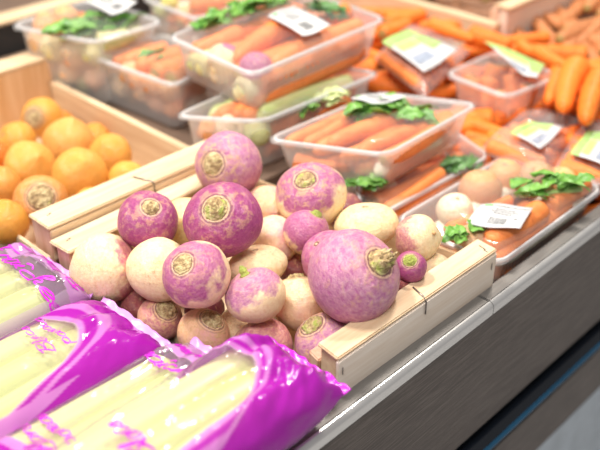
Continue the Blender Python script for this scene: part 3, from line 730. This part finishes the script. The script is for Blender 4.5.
def leek_bag(label, x0, xe, yc, hw, zmid, hh, design, seed, crumple=.004, endlen=.045, droop=0, rot=0):
    org = Vector((x0, yc, zmid)); e = empty('leek_bag', org, label, 'bag of leeks', 'bags of leeks at the front left')
    Lx = xe - x0
    def hwx(s): return hw * (1 - .10 * math.exp(-s / .03))
    def thick(s):
        q = min(1, max(0, s / endlen)); return .06 + .94 * math.sin(q * math.pi / 2) ** .8
    def wr(s, y):
        cr = crumple * (.35 + 1.5 * math.exp(-s / .03))
        a = noise.noise(Vector((s * 26, y * 60, seed))) + .5 * noise.noise(Vector((s * 70, y * 110 + s * 60, seed + 5)))
        return cr * a
    def yc_(s): return yc + rot * (Lx - s)
    def zof(s, t, sign=1):
        t = max(-1, min(1, t)); p = 2.6
        z = hh * thick(s) * max(0, 1 - abs(t) ** p) ** (1 / p)
        if sign > 0: z += .0028 * math.cos(t * math.pi * 3) * thick(s) * (1 - abs(t) ** 4)
        return zmid + sign * z - droop * math.exp(-s / .03)
    def top(x, y):
        s = xe - x; t = (y - yc_(s)) / hwx(s); return zof(s, t) + wr(s, y) * (1 - min(1, abs(t)) ** 6)
    bm = bmesh.new(); lay = bm.loops.layers.float_color.new('print') if False else None
    nx, nt_ = 280, 110; cols = []; g = []
    for i in range(nx + 1):
        s = Lx * (1 - i / nx); row = []
        for j in range(nt_ * 2):
            a = 2 * math.pi * j / (nt_ * 2); c_, s_ = math.cos(a), math.sin(a); t = math.copysign(abs(c_) ** .8, c_)
            x = xe - s; y = yc_(s) + t * hwx(s); sg = 1 if s_ >= 0 else -1
            z = zof(s, t, sg) + (wr(s, y) * (1 - abs(t) ** 6) if sg > 0 else 0)
            # side bulge wrinkles
            y += noise.noise(Vector((s * 40, z * 50, seed + 9))) * .0025 * abs(t) ** 6
            row.append(bm.verts.new(Vector((x, y, z)) - org)); cols.append(design(s, t, sg, x, y, z))
        g.append(row)
    m2 = nt_ * 2
    for i in range(nx):
        for j in range(m2): bm.faces.new((g[i][j], g[i + 1][j], g[i + 1][(j + 1) % m2], g[i][(j + 1) % m2]))
    bm.faces.new(g[0]); bm.faces.new(g[-1][::-1])
    bmesh.ops.recalc_face_normals(bm, faces=bm.faces)
    me = bpy.data.meshes.new('film'); bm.to_mesh(me); bm.free()
    ca = me.color_attributes.new('print', 'FLOAT_COLOR', 'POINT')
    ca.data.foreach_set('color', [v for c in cols for v in c])
    obj('film', me, PRM, e)
    # end seam, a wavy flat strip
    bm = bmesh.new(); n = 60; g = []
    for i in range(n + 1):
        t = -1 + 2 * i / n; row = []
        for k in range(6):
            q = k / 5; y = yc_(0) + t * hwx(0) * (1 + .05 * q)
            z = zof(0, t * .98) - .003 + q * (.003 * noise.noise(Vector((t * 5, q * 2, seed + 2))) + .004) + .014 * q * max(0, -t - .7) * 3 * (1 if seed % 2 else 0)
            row.append(bm.verts.new(Vector((xe - .002 + q * .010 + .0015 * noise.noise(Vector((t * 6, q, seed))) * q, y, z)) - org))
        g.append(row)
    for i in range(n):
        for k in range(5): bm.faces.new((g[i][k], g[i][k + 1], g[i + 1][k + 1], g[i + 1][k]))
    so = obj('end_seam', bm, PSEAM if design is not d_front4 else PSEAMD, e); sd = so.modifiers.new('t', 'SOLIDIFY'); sd.thickness = .0006
    # the leeks inside
    for q, t in enumerate((-.54, 0, .54)):
        bm = bmesh.new(); rr = hh * .74; pts = []; rad = []; r0 = random.Random(seed * 10 + q)
        for i in range(41):
            u = i / 40; s = Lx * (1 - u) * .97 + .034; rad.append(min(rr, hh * thick(s) * .74, hw * .42) * (1 + .02 * math.sin(u * 9 + q)) * (.55 if i == 40 else 1) * (hw / .06) ** .3)
            pts.append(Vector((xe - s, yc_(s) + t * hw + .002 * math.sin(u * 5 + q + seed), zmid + .0005)) - org)
        tube(bm, pts, rad, 24); lk = obj('leek', bm, LEEK); lk.location = org
        tag(lk, ['leek nearest the steel rim', 'middle leek', 'leek farthest from the steel rim'][q] + ' inside the ' + label.split(' bag')[0] + ' bag', 'leek', 'leeks in the plastic bags')
    return e, top
PSEAM = plain('light purple seam', (.70, .32, .74), .3); PSEAMD = plain('dark purple seam', (.55, .02, .55), .25)
def blend(d, edges):
    """edges: (position, colour after it); soft 1 mm steps between printed colours"""
    c = edges[0][1]
    for p, n in edges[1:]:
        k = min(1, max(0, (d - p) / .0024 + .5)); c = tuple(a + (b - a) * k for a, b in zip(c, n))
    return c
def bands(w, s, t):
    return blend(w, [(0, CLR), (0, LP), (.007, DP), (.022, LP), (.036, DP)])
def d_front2(s, t, sg, x, y, z):
    if sg < 0: return CLR if s > .06 else DP
    tip = .058 + .075 * abs((t - .15) / .85) ** 2.6
    w = max(tip - s, (abs(t + .0) - .80) * .07)
    if s > .14 and t > .3: return CLR
    if t < -.80: return blend(s - .35 * (-.80 - t), [(0, DP), (.085, LP)])
    return bands(w, s, t)
def d_back(s, t, sg, x, y, z):
    if s < .022 + (.012 if y > .745 else 0) + .004 * math.sin(y * 70): return LT
    if sg < 0: return CLR
    if t < -.86: return (.62, .5, .62, .5)
    return CLR
def d_back3(s, t, sg, x, y, z):
    if sg > 0 and x < .221 - .02 * t: return DP if x < .211 - .02 * t else LP
    if sg > 0 and t > .80: return (.55, .42, .52, .55)
    if s < .036: return (.72, .34, .74, .86)
    return d_back(s, t, sg, x, y, z)
def d_front4(s, t, sg, x, y, z):
    if sg < 0 and t > .3: return CLR
    if sg < 0: return DP
    tip = .050 + .07 * abs((t - .25) / .9) ** 2.2
    w = max(tip - s, (-t - .52) * .06)
    return blend(w, [(0, CLR), (0, LP), (.006, DP), (.012, LP), (.019, DP)])
b1, f1 = leek_bag('rearmost leek bag with large purple script, beside the yellow turnip crate', .02, .378, .725, .067, -.024, .030, d_back, 1, .003, .022)
b2, f2 = leek_bag('leek bag with curved purple bands and dark purple tip, in the middle', .02, .380, .599, .060, -.025, .030, d_front2, 2)
b3, f3 = leek_bag('half covered leek bag with light purple end flap and script, next to the front one', .03, .402, .492, .052, -.026, .028, d_back3, 3)
b4, f4 = leek_bag('front leek bag with big crumpled dark purple end on the steel rim', .06, .437, .424, .056, -.004, .036, d_front4, 4, .010, .040, .004, 0.0)
script_text('Fra^cheur', b1, f1, (.331, .793), (0, -1), (1, 0), .0425, .020, .0013, lab='purple script reading Fraîcheur')
script_text('Saveur &', b1, f1, (.362, .768), (0, -1), (1, 0), .030, .016, .0009)
script_text('Fra^cheur', b3, f3, (.343, .560), (0, -1), (1, 0), .0320, .019, .0012)
script_text('Saveur &', b3, f3, (.374, .545), (0, -1), (1, 0), .020, .015, .0009)
script_text('Blancs', b2, f2, (.291, .585), (0, 1), (-1, 0), .020, .012, .0006, lab='small purple script reading Blancs')
script_text('poireaux', b2, f2, (.307, .585), (0, 1), (-1, 0), .018, .012, .0006, lab='small purple script reading poireaux')
script_text('Blancs', b3, f3, (.226, .482), (0, 1), (-1, 0), .024, .016, .0008)
script_text('poireaux', b3, f3, (.242, .478), (0, 1), (-1, 0), .020, .016, .0008)
script_text('Blancs', b4, f4, (.264, .402), (0, 1), (-1, 0), .020, .020, .0010)
tr = board('display_tray', [(-.1, .402), (.455, .402), (.388, .735), (.376, .75), (.376, .86), (-.1, .86)], DECK, -.060, darktray, None)
tag(tr, 'low dark tray under the purple printed leek bags', 'tray')

# ------------------------------------------------------------------ punnets
FILLN = [0]
def KN(m): return ('white root', 'white roots') if m is PARS else ('brown root', 'brown roots') if m is CMD else ('pale green stalk', 'pale green stalks') if m is LEEK else ('carrot', 'carrots')
def fill(F, n, seed, where, h0=-.042, cols=None, rr=.014, group=None):
    """the contents one sees dimly through the walls"""
    rd = random.Random(seed); cols = cols or [CM, CM, CM, PARS]
    for i in range(n):
        v = .14 + .72 * ((i * 3) % 5) / 4; h = -BOX['depth'] + rr * 1.05 + (i // 5) * rr * 1.6
        u0, u1 = rd.uniform(.05, .12), rd.uniform(.86, .95)
        if rd.random() < .5: u0, u1 = u1, u0
        p, q = inbox(F(u0, v, h), rr), inbox(F(u1, v + rd.uniform(-.04, .04), h), rr)
        m = rd.choice(cols); carrot(p, q, rr, rr * .7, (KN(m)[0]) + ' lying at the bottom of ' + where, (KN(m)[1]) + ' at the bottom of ' + where, m=m, name=KN(m)[0].replace(' ', '_'), cat=KN(m)[0])
def root(px, py, r, z, label, kw, crown=None, cr=None, k=.95, name='turnip', cat='turnip', group='round roots inside the punnets'):
    t = (px, py, r, z, 0, cr or Vector((random.uniform(-.5, .2), random.uniform(-.4, .2), .8)), k, crown, kw, label)
    p = at(px, py, z); rw = r / FPX * dist(p); o = build_turnip(t, inbox(p, rw), rw, name, group); o['category'] = cat; return o
CW = dict(purple=1.8, base=(.90, .78, .58), pink=.3, tan=.3); PU = dict(purple=.0, hue=P1, tan=.3)
BR = dict(purple=1.9, base=(.68, .36, .18), pink=.2, tan=.6, spots=.1); GN = dict(purple=1.9, base=(.55, .66, .25), pink=0, tan=.2)
GC = 'carrots inside the clear punnets'
def wall_roots(F, where, items):
    """roots one sees through the left wall of a punnet; v = 0 is the near corner"""
    for v, h, r, colour, kw in items:
        t = (0, 0, 0, 0, 0, Vector((random.uniform(-.6, .1), random.uniform(-.4, .3), .7)), .95, None, kw, colour + ' root at the left wall of ' + where + (', near corner' if v < .33 else ', middle' if v < .67 else ', far corner') + (' below' if h < -.045 else ''))
        o = build_turnip(t, inbox(F(.06, v, h), r), r, 'turnip', 'roots behind the left wall of ' + where); o['category'] = 'root vegetable'
# front carrot punnet
z = .03
e, F = punnet('vegetable_punnet', (at(263, 140, z), at(388, 156, z), at(481, 104, z), at(380, 92, z)), .056, 'clear punnet with four thick carrots and a big green leaf, right behind the turnips', 20, .14, .006, 1)
fill(F, 8, 1, 'the punnet right behind the turnips', cols=[CM])
carrot_px((338, 113), (272, 143), .020, .018, 8, 4.5, 'leftmost fat carrot in the punnet right behind the turnips', GC)
carrot_px((361, 111), (304, 144), .021, .019, 9, 5.5, 'second carrot from the left in the punnet right behind the turnips', GC)
carrot_px((401, 117), (329, 146), .022, .019, 11, 6, 'thick carrot with a leaf over its end in the punnet right behind the turnips', GC)
carrot_px((428, 127), (338, 158), .018, .012, 10, 6, 'carrot nearest the front rim in the punnet right behind the turnips', GC)
carrot_px((470, 108), (425, 126), .012, .008, 9, 6, 'carrot at the right end of the punnet right behind the turnips', GC)
carrot_px((285, 160), (325, 175), -.005, -.005, 10, 8, 'blurred carrot low in the left end of the punnet behind the turnips', GC)
carrot(inbox(F(.72, .10, -.030), .010), inbox(F(.04, .16, -.036), .008), .0125, .009, 'pale white root lying low along the front wall of the carrot punnet', 'white roots in the front punnet', m=PARS, name='white_root', cat='white root')
carrot(inbox(F(.97, .22, -.026), .010), inbox(F(.55, .10, -.016), .008), .0115, .008, 'pale white root at the right end of the carrot punnet', 'white roots in the front punnet', m=PARS, name='white_root', cat='white root')
greens([(350, 184), (380, 186)], -.018, .006, 8, .03, 'green leaf pressed low against the front wall of the carrot punnet', 'leaves inside the punnets', LEAF, 3, False)
greens([(362, 116), (398, 112), (440, 121)], .030, .012, 16, .042, 'big green leaf lying over the carrots of the punnet behind the turnips', 'leaves inside the punnets', LEAF, 4)
greens([(322, 103), (340, 104)], .018, .008, 6, .035, 'pale green leaf at the back of the punnet behind the turnips', 'leaves inside the punnets', LEAFP, 5, False)
label_sheet(e, [(350, 99), (382, 91), (408, 98), (372, 104)], [.046, .046, .046, .046])
# punnet beneath it
z = -.032
e, F = punnet('vegetable_punnet', (at(342, 150, z), at(366, 224, z), at(491, 156, z), at(440, 120, z)), .055, 'clear punnet with two slim carrots, squeezed under the carrot and leaf punnet', 18, .12, .004, 2)
fill(F, 8, 2, 'the punnet with two slim carrots')
carrot_px((446, 178), (383, 210), -.030, -.036, 9, 6, 'upper slim carrot in the punnet beside the labelled tray', GC)
carrot_px((440, 194), (402, 214), -.040, -.044, 7.5, 5, 'lower slim carrot in the punnet beside the labelled tray', GC)
carrot_px((415, 185), (350, 225), -.050, -.06, 9, 7, 'carrot deep in the lower punnet, its end hidden behind the white turnip', GC)
greens([(446, 172), (475, 160)], -.034, .008, 10, .03, 'grey-green leaf in the corner of the punnet with two slim carrots', 'leaves inside the punnets', LEAFD, 6, False)
root(385, 190, 14, -.05, 'pale root deep under the front punnet', dict(CW, seed=60))
# labelled tray at the rim
z = -.03
e, F = punnet('vegetable_punnet', (Vector((.716, .545, z)), Vector((.7225, .402, z)), Vector((.962, .403, z)), Vector((.958, .543, z))), .052, 'low clear tray with mixed roots and white barcode label beside the steel rim', 24, .15, .020, 3)
fill(F, 8, 3, 'the low labelled tray')
carrot_px((512, 199), (434, 236), -.014, -.022, 9, 7, 'long carrot running under the barcode label of the front right tray', GC)
carrot_px((545, 212), (474, 252), -.022, -.024, 16, 11, 'thick carrot in front of the barcode label in the front right tray', GC)
carrot_px((585, 208), (500, 262), -.035, -.036, 13, 9, 'carrot lying along the steel rim in the front right tray', GC)
carrot_px((594, 178), (545, 208), -.024, -.024, 11, 10, 'carrot at the far right end of the front right tray', GC)
root(455, 211, 19, -.022, 'cream turnip at the left end of the front right tray', dict(CW, seed=61))
root(480, 190, 22, -.028, 'brown onion behind the cream turnip in the front right tray', dict(BR, seed=62), name='onion', cat='onion')
root(505, 177, 19, -.030, 'orange-brown onion at the back of the front right tray', dict(BR, seed=63, base=(.78, .40, .18)), name='onion', cat='onion')
root(536, 180, 20, -.028, 'brownish grey rough root at the back of the front right tray', dict(BR, seed=64, base=(.50, .32, .2)))
root(570, 176, 17, -.03, 'yellowish root at the right end of the front right tray', dict(BR, seed=65, base=(.80, .52, .22)))
root(468, 247, 20, -.034, 'tan potato in the near left corner of the front right tray', dict(BR, seed=66, base=(.78, .50, .26)), name='potato', cat='potato')
greens([(520, 192), (550, 190), (582, 186)], -.008, .014, 16, .034, 'bright green celery leaves right of the barcode label', 'leaves inside the punnets', LEAF, 7)
greens([(447, 240), (478, 230)], -.014, .005, 7, .026, 'single green leaf below left of the barcode label', 'leaves inside the punnets', LEAF, 8, False)
label_sheet(e, [(481, 205), (533, 207), (520, 231), (466, 224)], [-.002, -.001, -.004, -.006], .001)
# large punnet on top of the pile
z = .09
e, F = punnet('vegetable_punnet', (at(166, 37, z), at(252, 76, z), at(388, 19, z), at(300, -12, z)), .062, 'topmost large punnet with purple turnip, carrots, leaves and a white label', 26, .12, .008, 4)
fill(F, 10, 4, 'the topmost punnet')
wall_roots(F, 'the topmost punnet', [(.78, -.032, .017, 'pale green', dict(GN, seed=131, base=(.74, .78, .40))), (.50, -.030, .018, 'white', dict(CW, seed=132)), (.20, -.034, .018, 'greenish white', dict(GN, seed=133, base=(.82, .84, .54)))])
carrot_px((376, 20), (268, 70), .080, .074, 14, 8, 'very thick carrot along the front rim of the topmost punnet', GC)
carrot_px((288, 26), (234, 62), .086, .080, 11, 8, 'carrot in the middle of the topmost punnet, left of the label', GC)
carrot_px((240, 36), (178, 56), .078, .074, 11, 8, 'carrot in the left end of the topmost punnet', GC)
carrot_px((360, 8), (330, 18), .088, .088, 11, 9, 'carrot at the right end behind the white label of the topmost punnet', GC)
carrot_px((372, 45), (285, 78), .048, .046, 14, 10, 'carrot low behind the front wall of the topmost punnet, upper one', GC)
carrot_px((365, 62), (280, 95), .040, .038, 12, 10, 'carrot lowest behind the front wall of the topmost punnet', GC)
root(256, 68, 17, .078, 'small purple turnip in the near corner of the topmost punnet', dict(PU, seed=70, purple=-.2, hue=P1), cr=Vector((-.1, -.2, 1)))
root(219, 64, 19, .072, 'cream turnip with purple side in the topmost punnet', dict(seed=71, purple=.2, hue=P1, tan=.2), cr=Vector((.9, .1, .2)))
root(234, 96, 16, .048, 'pale green-white root low in the near corner of the topmost punnet', dict(GN, seed=72, base=(.85, .84, .56)))
root(190, 72, 15, .060, 'pale green root at the left wall of the topmost punnet', dict(GN, seed=73, base=(.80, .80, .42)))
greens([(205, 26), (240, 12), (285, 2)], .094, .012, 26, .040, 'long bunch of green leaves across the back of the topmost punnet', 'leaves inside the punnets', LEAF, 9)
greens([(310, 10), (345, 16)], .092, .012, 14, .034, 'dark green leaves beside the white label of the topmost punnet', 'leaves inside the punnets', LEAFD, 10, False)
label_sheet(e, [(267, 17), (294, 5), (331, 27), (303, 37)], [.105, .106, .104, .104], .001)
# punnet below it
z = .028
e, F = punnet('vegetable_punnet', (at(171, 117, z), at(263, 122, z), at(383, 73, z), at(300, 60, z)), .074, 'clear punnet with pale turnips carrying the topmost punnet', 20, .07, .003, 5)
fill(F, 15, 5, 'the punnet under the topmost one', cols=[CM, LEEK, CM], rr=.016)
wall_roots(F, 'the punnet under the topmost one', [(.80, -.026, .016, 'orange', dict(BR, seed=121, base=(.84, .38, .14))), (.50, -.028, .019, 'creamy', dict(CW, seed=122)), (.18, -.026, .018, 'greenish', dict(GN, seed=123, base=(.60, .66, .32)))])
root(219, 132, 17, .004, 'creamy turnip behind the left wall of the punnet under the topmost one', dict(CW, seed=74))
root(254, 140, 15, .0, 'green-white root beside the creamy turnip in the punnet under the topmost one', dict(GN, seed=75, base=(.62, .68, .34)))
root(204, 111, 13, .014, 'lime green root at the rim of the punnet under the topmost one', dict(GN, seed=76, base=(.50, .66, .12)))
root(240, 116, 11, .012, 'orange-pink root under the corner of the topmost punnet', dict(BR, seed=77, base=(.85, .42, .2)))
carrot_px((196, 118), (182, 142), .01, -.01, 9, 7, 'short carrot at the left wall of the punnet under the topmost one', GC)
carrot_px((372, 78), (300, 104), .014, .012, 10, 8, 'carrot under the right half of the topmost punnet', GC)
carrot_px((345, 98), (285, 125), .0, -.004, 9, 8, 'low carrot in the punnet under the topmost one', GC)
greens([(300, 112), (322, 104)], .016, .006, 6, .026, 'green leaf in the gap under the topmost punnet', 'leaves inside the punnets', LEAF, 11, False)
# left back punnets
z = .03
e, F = punnet('vegetable_punnet', (at(81, 54, z), at(174, 87, z), at(225, 58, z), at(165, 34, z)), .076, 'clear punnet with brown onion, left of the topmost punnet', 18, .05, .010, 6)
fill(F, 15, 6, 'the left middle punnet', cols=[PARS, CM, CMS, CM], rr=.0165)
wall_roots(F, 'the left middle punnet', [(.88, -.022, .017, 'tan', dict(BR, seed=101, base=(.80, .50, .26))), (.70, -.045, .018, 'cream', dict(CW, seed=102)), (.50, -.026, .019, 'orange-brown', dict(BR, seed=103, base=(.84, .42, .18))), (.30, -.050, .018, 'pinkish', dict(BR, seed=104, base=(.80, .46, .30))), (.16, -.024, .018, 'brown', dict(BR, seed=105)), (.06, -.050, .017, 'orange', dict(BR, seed=106, base=(.84, .34, .12)))])
root(144, 93, 15, .004, 'brown onion pressed against the wall of the left middle punnet', dict(BR, seed=78, base=(.74, .36, .16)), name='onion', cat='onion')
root(103, 95, 10, -.004, 'cream turnip low at the left end of the left middle punnet', dict(CW, seed=79))
root(122, 78, 13, .012, 'tan-orange root at the rim of the left middle punnet', dict(BR, seed=80, base=(.80, .44, .2)))
root(128, 102, 12, -.012, 'tan root low in the left middle punnet', dict(BR, seed=81, base=(.74, .46, .26)))
root(165, 75, 12, .016, 'brown root beside the onion in the left middle punnet', dict(BR, seed=82))
carrot_px((184, 84), (166, 116), .006, -.014, 10, 7, 'carrot standing at the corner of the left middle punnet', GC)
carrot_px((140, 60), (104, 68), .022, .022, 9, 7, 'carrot lying at the back of the left middle punnet', GC)
greens([(145, 62), (172, 52)], .028, .010, 12, .032, 'green leaves in the left middle punnet', 'leaves inside the punnets', LEAF, 12, False)
z = .062
e, F = punnet('vegetable_punnet', (at(7, 26, z), at(95, 43, z), at(166, 22, z), at(95, -2, z)), .108, 'clear punnet at the far left with brown onions, leaves and label', 18, .05, .012, 7)
fill(F, 20, 7, 'the far left punnet', cols=[PARS, PARS, CMB, LEEK], rr=.0165)
wall_roots(F, 'the far left punnet', [(.90, -.025, .019, 'pale orange', dict(BR, seed=111, base=(.84, .56, .30))), (.68, -.030, .021, 'pale yellow-green', dict(GN, seed=112, base=(.84, .80, .50))), (.45, -.028, .020, 'cream', dict(CW, seed=113)), (.22, -.030, .020, 'olive', dict(GN, seed=114, base=(.66, .66, .34))), (.55, -.068, .020, 'tan', dict(BR, seed=115, base=(.82, .58, .36))), (.25, -.070, .019, 'pinkish', dict(BR, seed=116, base=(.80, .50, .34))), (.85, -.066, .019, 'buff', dict(CW, seed=117))])
root(37, 24, 14, .056, 'brown onion at the left end of the far left punnet', dict(BR, seed=83, base=(.76, .36, .16)), name='onion', cat='onion')
root(66, 19, 14, .060, 'second brown onion, beside the leaves of the far left punnet', dict(BR, seed=84, base=(.80, .40, .18)), name='onion', cat='onion')
root(50, 52, 13, .025, 'greenish cream turnip low in the far left punnet', dict(GN, seed=85, base=(.78, .72, .40)))
root(75, 58, 13, .018, 'pinkish root low in the far left punnet', dict(BR, seed=86, base=(.80, .52, .3)))
root(30, 42, 12, .03, 'pale orange root at the left wall of the far left punnet', dict(BR, seed=87, base=(.78, .50, .25)))
root(104, 52, 12, .03, 'olive green root at the right of the far left punnet', dict(GN, seed=88, base=(.5, .5, .2)))
greens([(60, 36), (95, 28), (135, 22)], .062, .018, 26, .040, 'heap of green leaves in the far left punnet', 'leaves inside the punnets', LEAF, 13)
greens([(85, 50), (125, 42)], .035, .012, 14, .034, 'green leaves low in the far left punnet', 'leaves inside the punnets', LEAF, 14, False)
label_sheet(e, [(84, 2), (112, -6), (138, 4), (112, 16)], .085, .001)
z = .055
e, F = punnet('vegetable_punnet', (at(140, -2, z), at(196, 20, z), at(262, -2, z), at(190, -24, z)), .07, 'clear punnet at the top edge between the far left and topmost punnets', 18, .1, .008, 8)
fill(F, 10, 8, 'the punnet at the top edge')
carrot_px((235, 0), (190, 8), .05, .05, 9, 7, 'carrot in the punnet cut by the top edge', GC)
root(170, 2, 9, .05, 'yellow-green root in the punnet cut by the top edge', dict(GN, seed=89, base=(.78, .74, .14)))
root(158, 10, 8, .03, 'olive root in the punnet cut by the top edge', dict(GN, seed=90))
root(186, 12, 9, .035, 'tan root in the punnet cut by the top edge', dict(BR, seed=91, base=(.8, .6, .3)))
# right punnet
z = .012
e, F = punnet('vegetable_punnet', (at(443, 74, z), at(507, 98, z), at(563, 76, z), at(497, 50, z)), .055, 'clear punnet of carrots standing crown up, at the right', 16, .14, .008, 9)
GR = 'carrots in the right punnet'
for (x, y, r, q) in ((480, 60, 10, 'with brown crown at the back of'), (459, 70, 9, 'with green crown at the left corner of'), (473, 79, 9, 'with green crown near the front rim of'), (490, 78, 10, 'pinkish, in the centre of'), (512, 74, 10, 'dark, right of the centre of'), (498, 90, 9, 'next to the front rim of'), (530, 84, 10, 'at the right end of'), (505, 62, 10, 'behind the label of'), (525, 70, 9, 'under the label tip of')):
    co = carrot_px((x, y), (x + random.uniform(-6, 6), y + 32), .006, -.036, r, r * .6, 'carrot seen end on ' + q + ' the right punnet', GR)
    bm = bmesh.new(); bmesh.ops.create_uvsphere(bm, u_segments=12, v_segments=8, radius=.055); k_ = obj('crown', bm, CROWNG, co); k_.location = (.012, 0, 0)
label_g = plain('light green label colour', (.34, .55, .17), .4, 0, 90, .2); label_y = plain('pale yellow label colour', (.66, .58, .20), .4, 0, 90, .2); label_b = plain('blue grey label print', (.30, .34, .42), .4, 0, 200, .5)
BND = [(.0, 1, .0, .22, label_g), (.1, .7, .24, .44, label_y), (.72, .98, .24, .7, label_g), (.08, .6, .62, .84, label_b)]
label_sheet(e, [(484, 42), (545, 64), (537, 80), (518, 72)], [.040, .022, .024, .03], .001, .002, barcode=False, band=BND)

# ------------------------------------------------------------------ carrot bags and loose carrots at the right
def carrot_bag(label, quad, z, bulge, lab, labz, seed):
    P = [at(x, y, z) for x, y in quad]; org = sum(P, Vector()) / 4 - Z * .03
    e = empty('carrot_bag', org, label, 'bag of carrots', 'printed carrot bags')
    n = 40
    for name, sg in (('film', 1), ('film_underside', -1)):
        bm = bmesh.new(); g = []
        for i in range(n + 1):
            row = []
            for j in range(n + 1):
                u, v = i / n, j / n; p = P[0] * (1 - u) * (1 - v) + P[1] * u * (1 - v) + P[2] * u * v + P[3] * (1 - u) * v
                b_ = (max(0, 1 - (2 * u - 1) ** 4) * max(0, 1 - (2 * v - 1) ** 4)) ** .6
                h = bulge * b_ * sg + (noise.noise(Vector((u * 6, v * 8, seed))) * .006 + noise.noise(Vector((u * 18, v * 14, seed))) * .002) * b_
                row.append(bm.verts.new(p + Z * (h if sg > 0 else h * .8) - org))
            g.append(row)
        for i in range(n):
            for j in range(n): bm.faces.new((g[i][j], g[i + 1][j], g[i + 1][j + 1], g[i][j + 1]))
        obj(name, bm, BAGF, e)
    label_sheet(e, lab, labz, .001, .002, barcode=False, band=BND)
    a, b, c, d = P
    for q in range(7):
        u = (q + .5) / 7 if q < 4 else (q - 3.5 + .1) / 3.4; zz = .004 if q < 4 else -.010
        p0 = a.lerp(b, u).lerp(d.lerp(c, u), .10) + Z * zz; p1 = a.lerp(b, u).lerp(d.lerp(c, u), .90) + Z * zz
        wd = (b - a).length / 9
        carrot(p0, p1, min(.013, wd * 1.15), .007, 'carrot inside the ' + label, 'carrots inside the printed bags')
    return e
carrot_bag('printed carrot bag left of the right punnet, with green and yellow label', [(374, 58), (410, 26), (470, 52), (424, 98)], .004, .022, [(382, 43), (408, 29), (458, 51), (424, 73)], [.030, .030, .028, .028], 1)
carrot_bag('printed carrot bag with green label in front of the right punnet', [(478, 150), (528, 110), (584, 120), (542, 182)], -.030, .018, [(510, 134), (531, 121), (564, 128), (540, 150)], [-.008, -.008, -.010, -.010], 2)
carrot_bag('printed carrot bag with green label cut by the right frame edge', [(548, 176), (582, 122), (640, 128), (622, 192)], -.026, .018, [(570, 155), (587, 131), (624, 134), (608, 168)], [-.004, -.004, -.006, -.006], 3)

LC = 'loose bright carrots at the right'
for a, b, za, zb, r, q in (((578, 66), (563, 112), .022, .012, 12, 'bright orange carrot pointing down, second from the right edge'), ((601, 78), (586, 124), .022, .012, 12, 'bright orange carrot pointing down at the right edge'),
        ((560, 70), (548, 104), .010, .0, 9, 'narrow orange carrot in the shade beside the right punnet'), ((536, 50), (572, 70), .024, .022, 8, 'orange carrot lying crosswise behind the right punnet'),
        ((520, 44), (548, 60), .02, .02, 8, 'orange carrot crosswise right of the label of the right punnet'), ((470, 34), (512, 46), .02, .02, 10, 'orange carrot lying behind the right punnet, below the back board'),
        ((430, 24), (474, 40), .02, .02, 9, 'orange carrot above the green label of the left carrot bag'), ((500, 46), (465, 40), .012, .012, 8, 'orange carrot half hidden behind the right punnet label'),
        ((592, 66), (622, 84), .024, .02, 10, 'orange carrot at the top of the loose heap by the right edge'),
        ((385, 22), (425, 14), .0, .0, 9, 'orange carrot behind the topmost punnet, upper'), ((380, 34), (410, 24), .0, .0, 9, 'orange carrot behind the topmost punnet, lower'),
        ((542, 148), (495, 166), -.036, -.04, 11, 'orange carrot below the green labelled bag'), ((505, 150), (488, 132), -.04, -.04, 9, 'orange carrot under the front of the right punnet'), ((470, 140), (490, 165), -.05, -.05, 9, 'orange carrot beside the corner of the front punnet')):
    carrot_px(a, b, za, zb, r, r * .6, q, LC, m=CMB)
def heap(n, x0, x1, y0, y1, zf, ang, L0, r0, label, group, m, seed, name='carrot', cat='carrot'):
    rd = random.Random(seed)
    for i in range(n):
        x, y = rd.uniform(x0, x1), rd.uniform(y0, y1); a = ang + rd.uniform(-.7, .7); L_ = L0 * rd.uniform(.75, 1.15)
        d = Vector((math.cos(a), math.sin(a), rd.uniform(-.12, .12))); z = zf(x, y) + rd.uniform(-.012, .008)
        c = Vector((x, y, z)); carrot(c - d * L_ / 2, c + d * L_ / 2, r0 * rd.uniform(.8, 1.15), r0 * .5, label, group, m=m, name=name, cat=cat)
heap(46, 1.00, 1.28, .46, 1.0, lambda x, y: -.045 + (x - 1) * .12, 2.2, .15, .014, 'bright orange carrot in the loose heap under the bags and punnet at the right', LC, CMB, 1)
heap(16, .98, 1.05, .40, .62, lambda x, y: -.065, 2.0, .14, .014, 'bright orange carrot low beside the steel rim at the right', LC, CMB, 5)
heap(30, 1.08, 1.30, .88, 1.35, lambda x, y: -.045, 2.2, .15, .014, 'orange carrot in the heap behind the topmost punnet', 'loose carrots at the back', CMB, 6)
heap(54, 1.30, 1.62, .50, .76, lambda x, y: -.025 + (x - 1.3) * .12, .5, .17, .015, 'sandy brown-orange carrot in the heap at the upper right corner', 'sandy carrots at the upper right', CMS, 2)
heap(70, 1.34, 1.56, .84, 1.38, lambda x, y: -.012, 1.4, .12, .017, 'dusty brown root in the wooden crate at the top edge', 'dusty roots in the back crate', CMD, 3, 'brown_root', 'root vegetable')
c = empty('wooden_crate', (1.45, 1.0, DECK), 'blurred pale wooden crate of brown roots at the top edge', 'crate')
board('end_panel', rect(1.265, 1.285, .775, 1.45), DECK, .012, wood_y, c); board('front_panel', rect(1.286, 1.62, .766, .782), DECK, .035, wood_s, c)
board('top_slat', rect(1.283, 1.62, .762, .792), .035, .040, wood_x, c); board('corner_post', rect(1.286, 1.305, .783, .80), DECK, .03, wood_z, c)
board('crate_floor', rect(1.266, 1.62, .783, 1.45), DECK, DECK + .004, wood_y, c)
c = empty('wooden_crate', (.75, 1.55, DECK), 'blurred wooden crate edge in the upper left corner', 'crate')
board('front_panel', rect(.55, 1.1, 1.40, 1.412), DECK, .0, darktray, c); board('top_slat', rect(.55, 1.1, 1.395, 1.44), .0, .006, wood_x, c); board('crate_floor', rect(.55, 1.1, 1.412, 1.7), DECK, DECK + .004, wood_x, c)
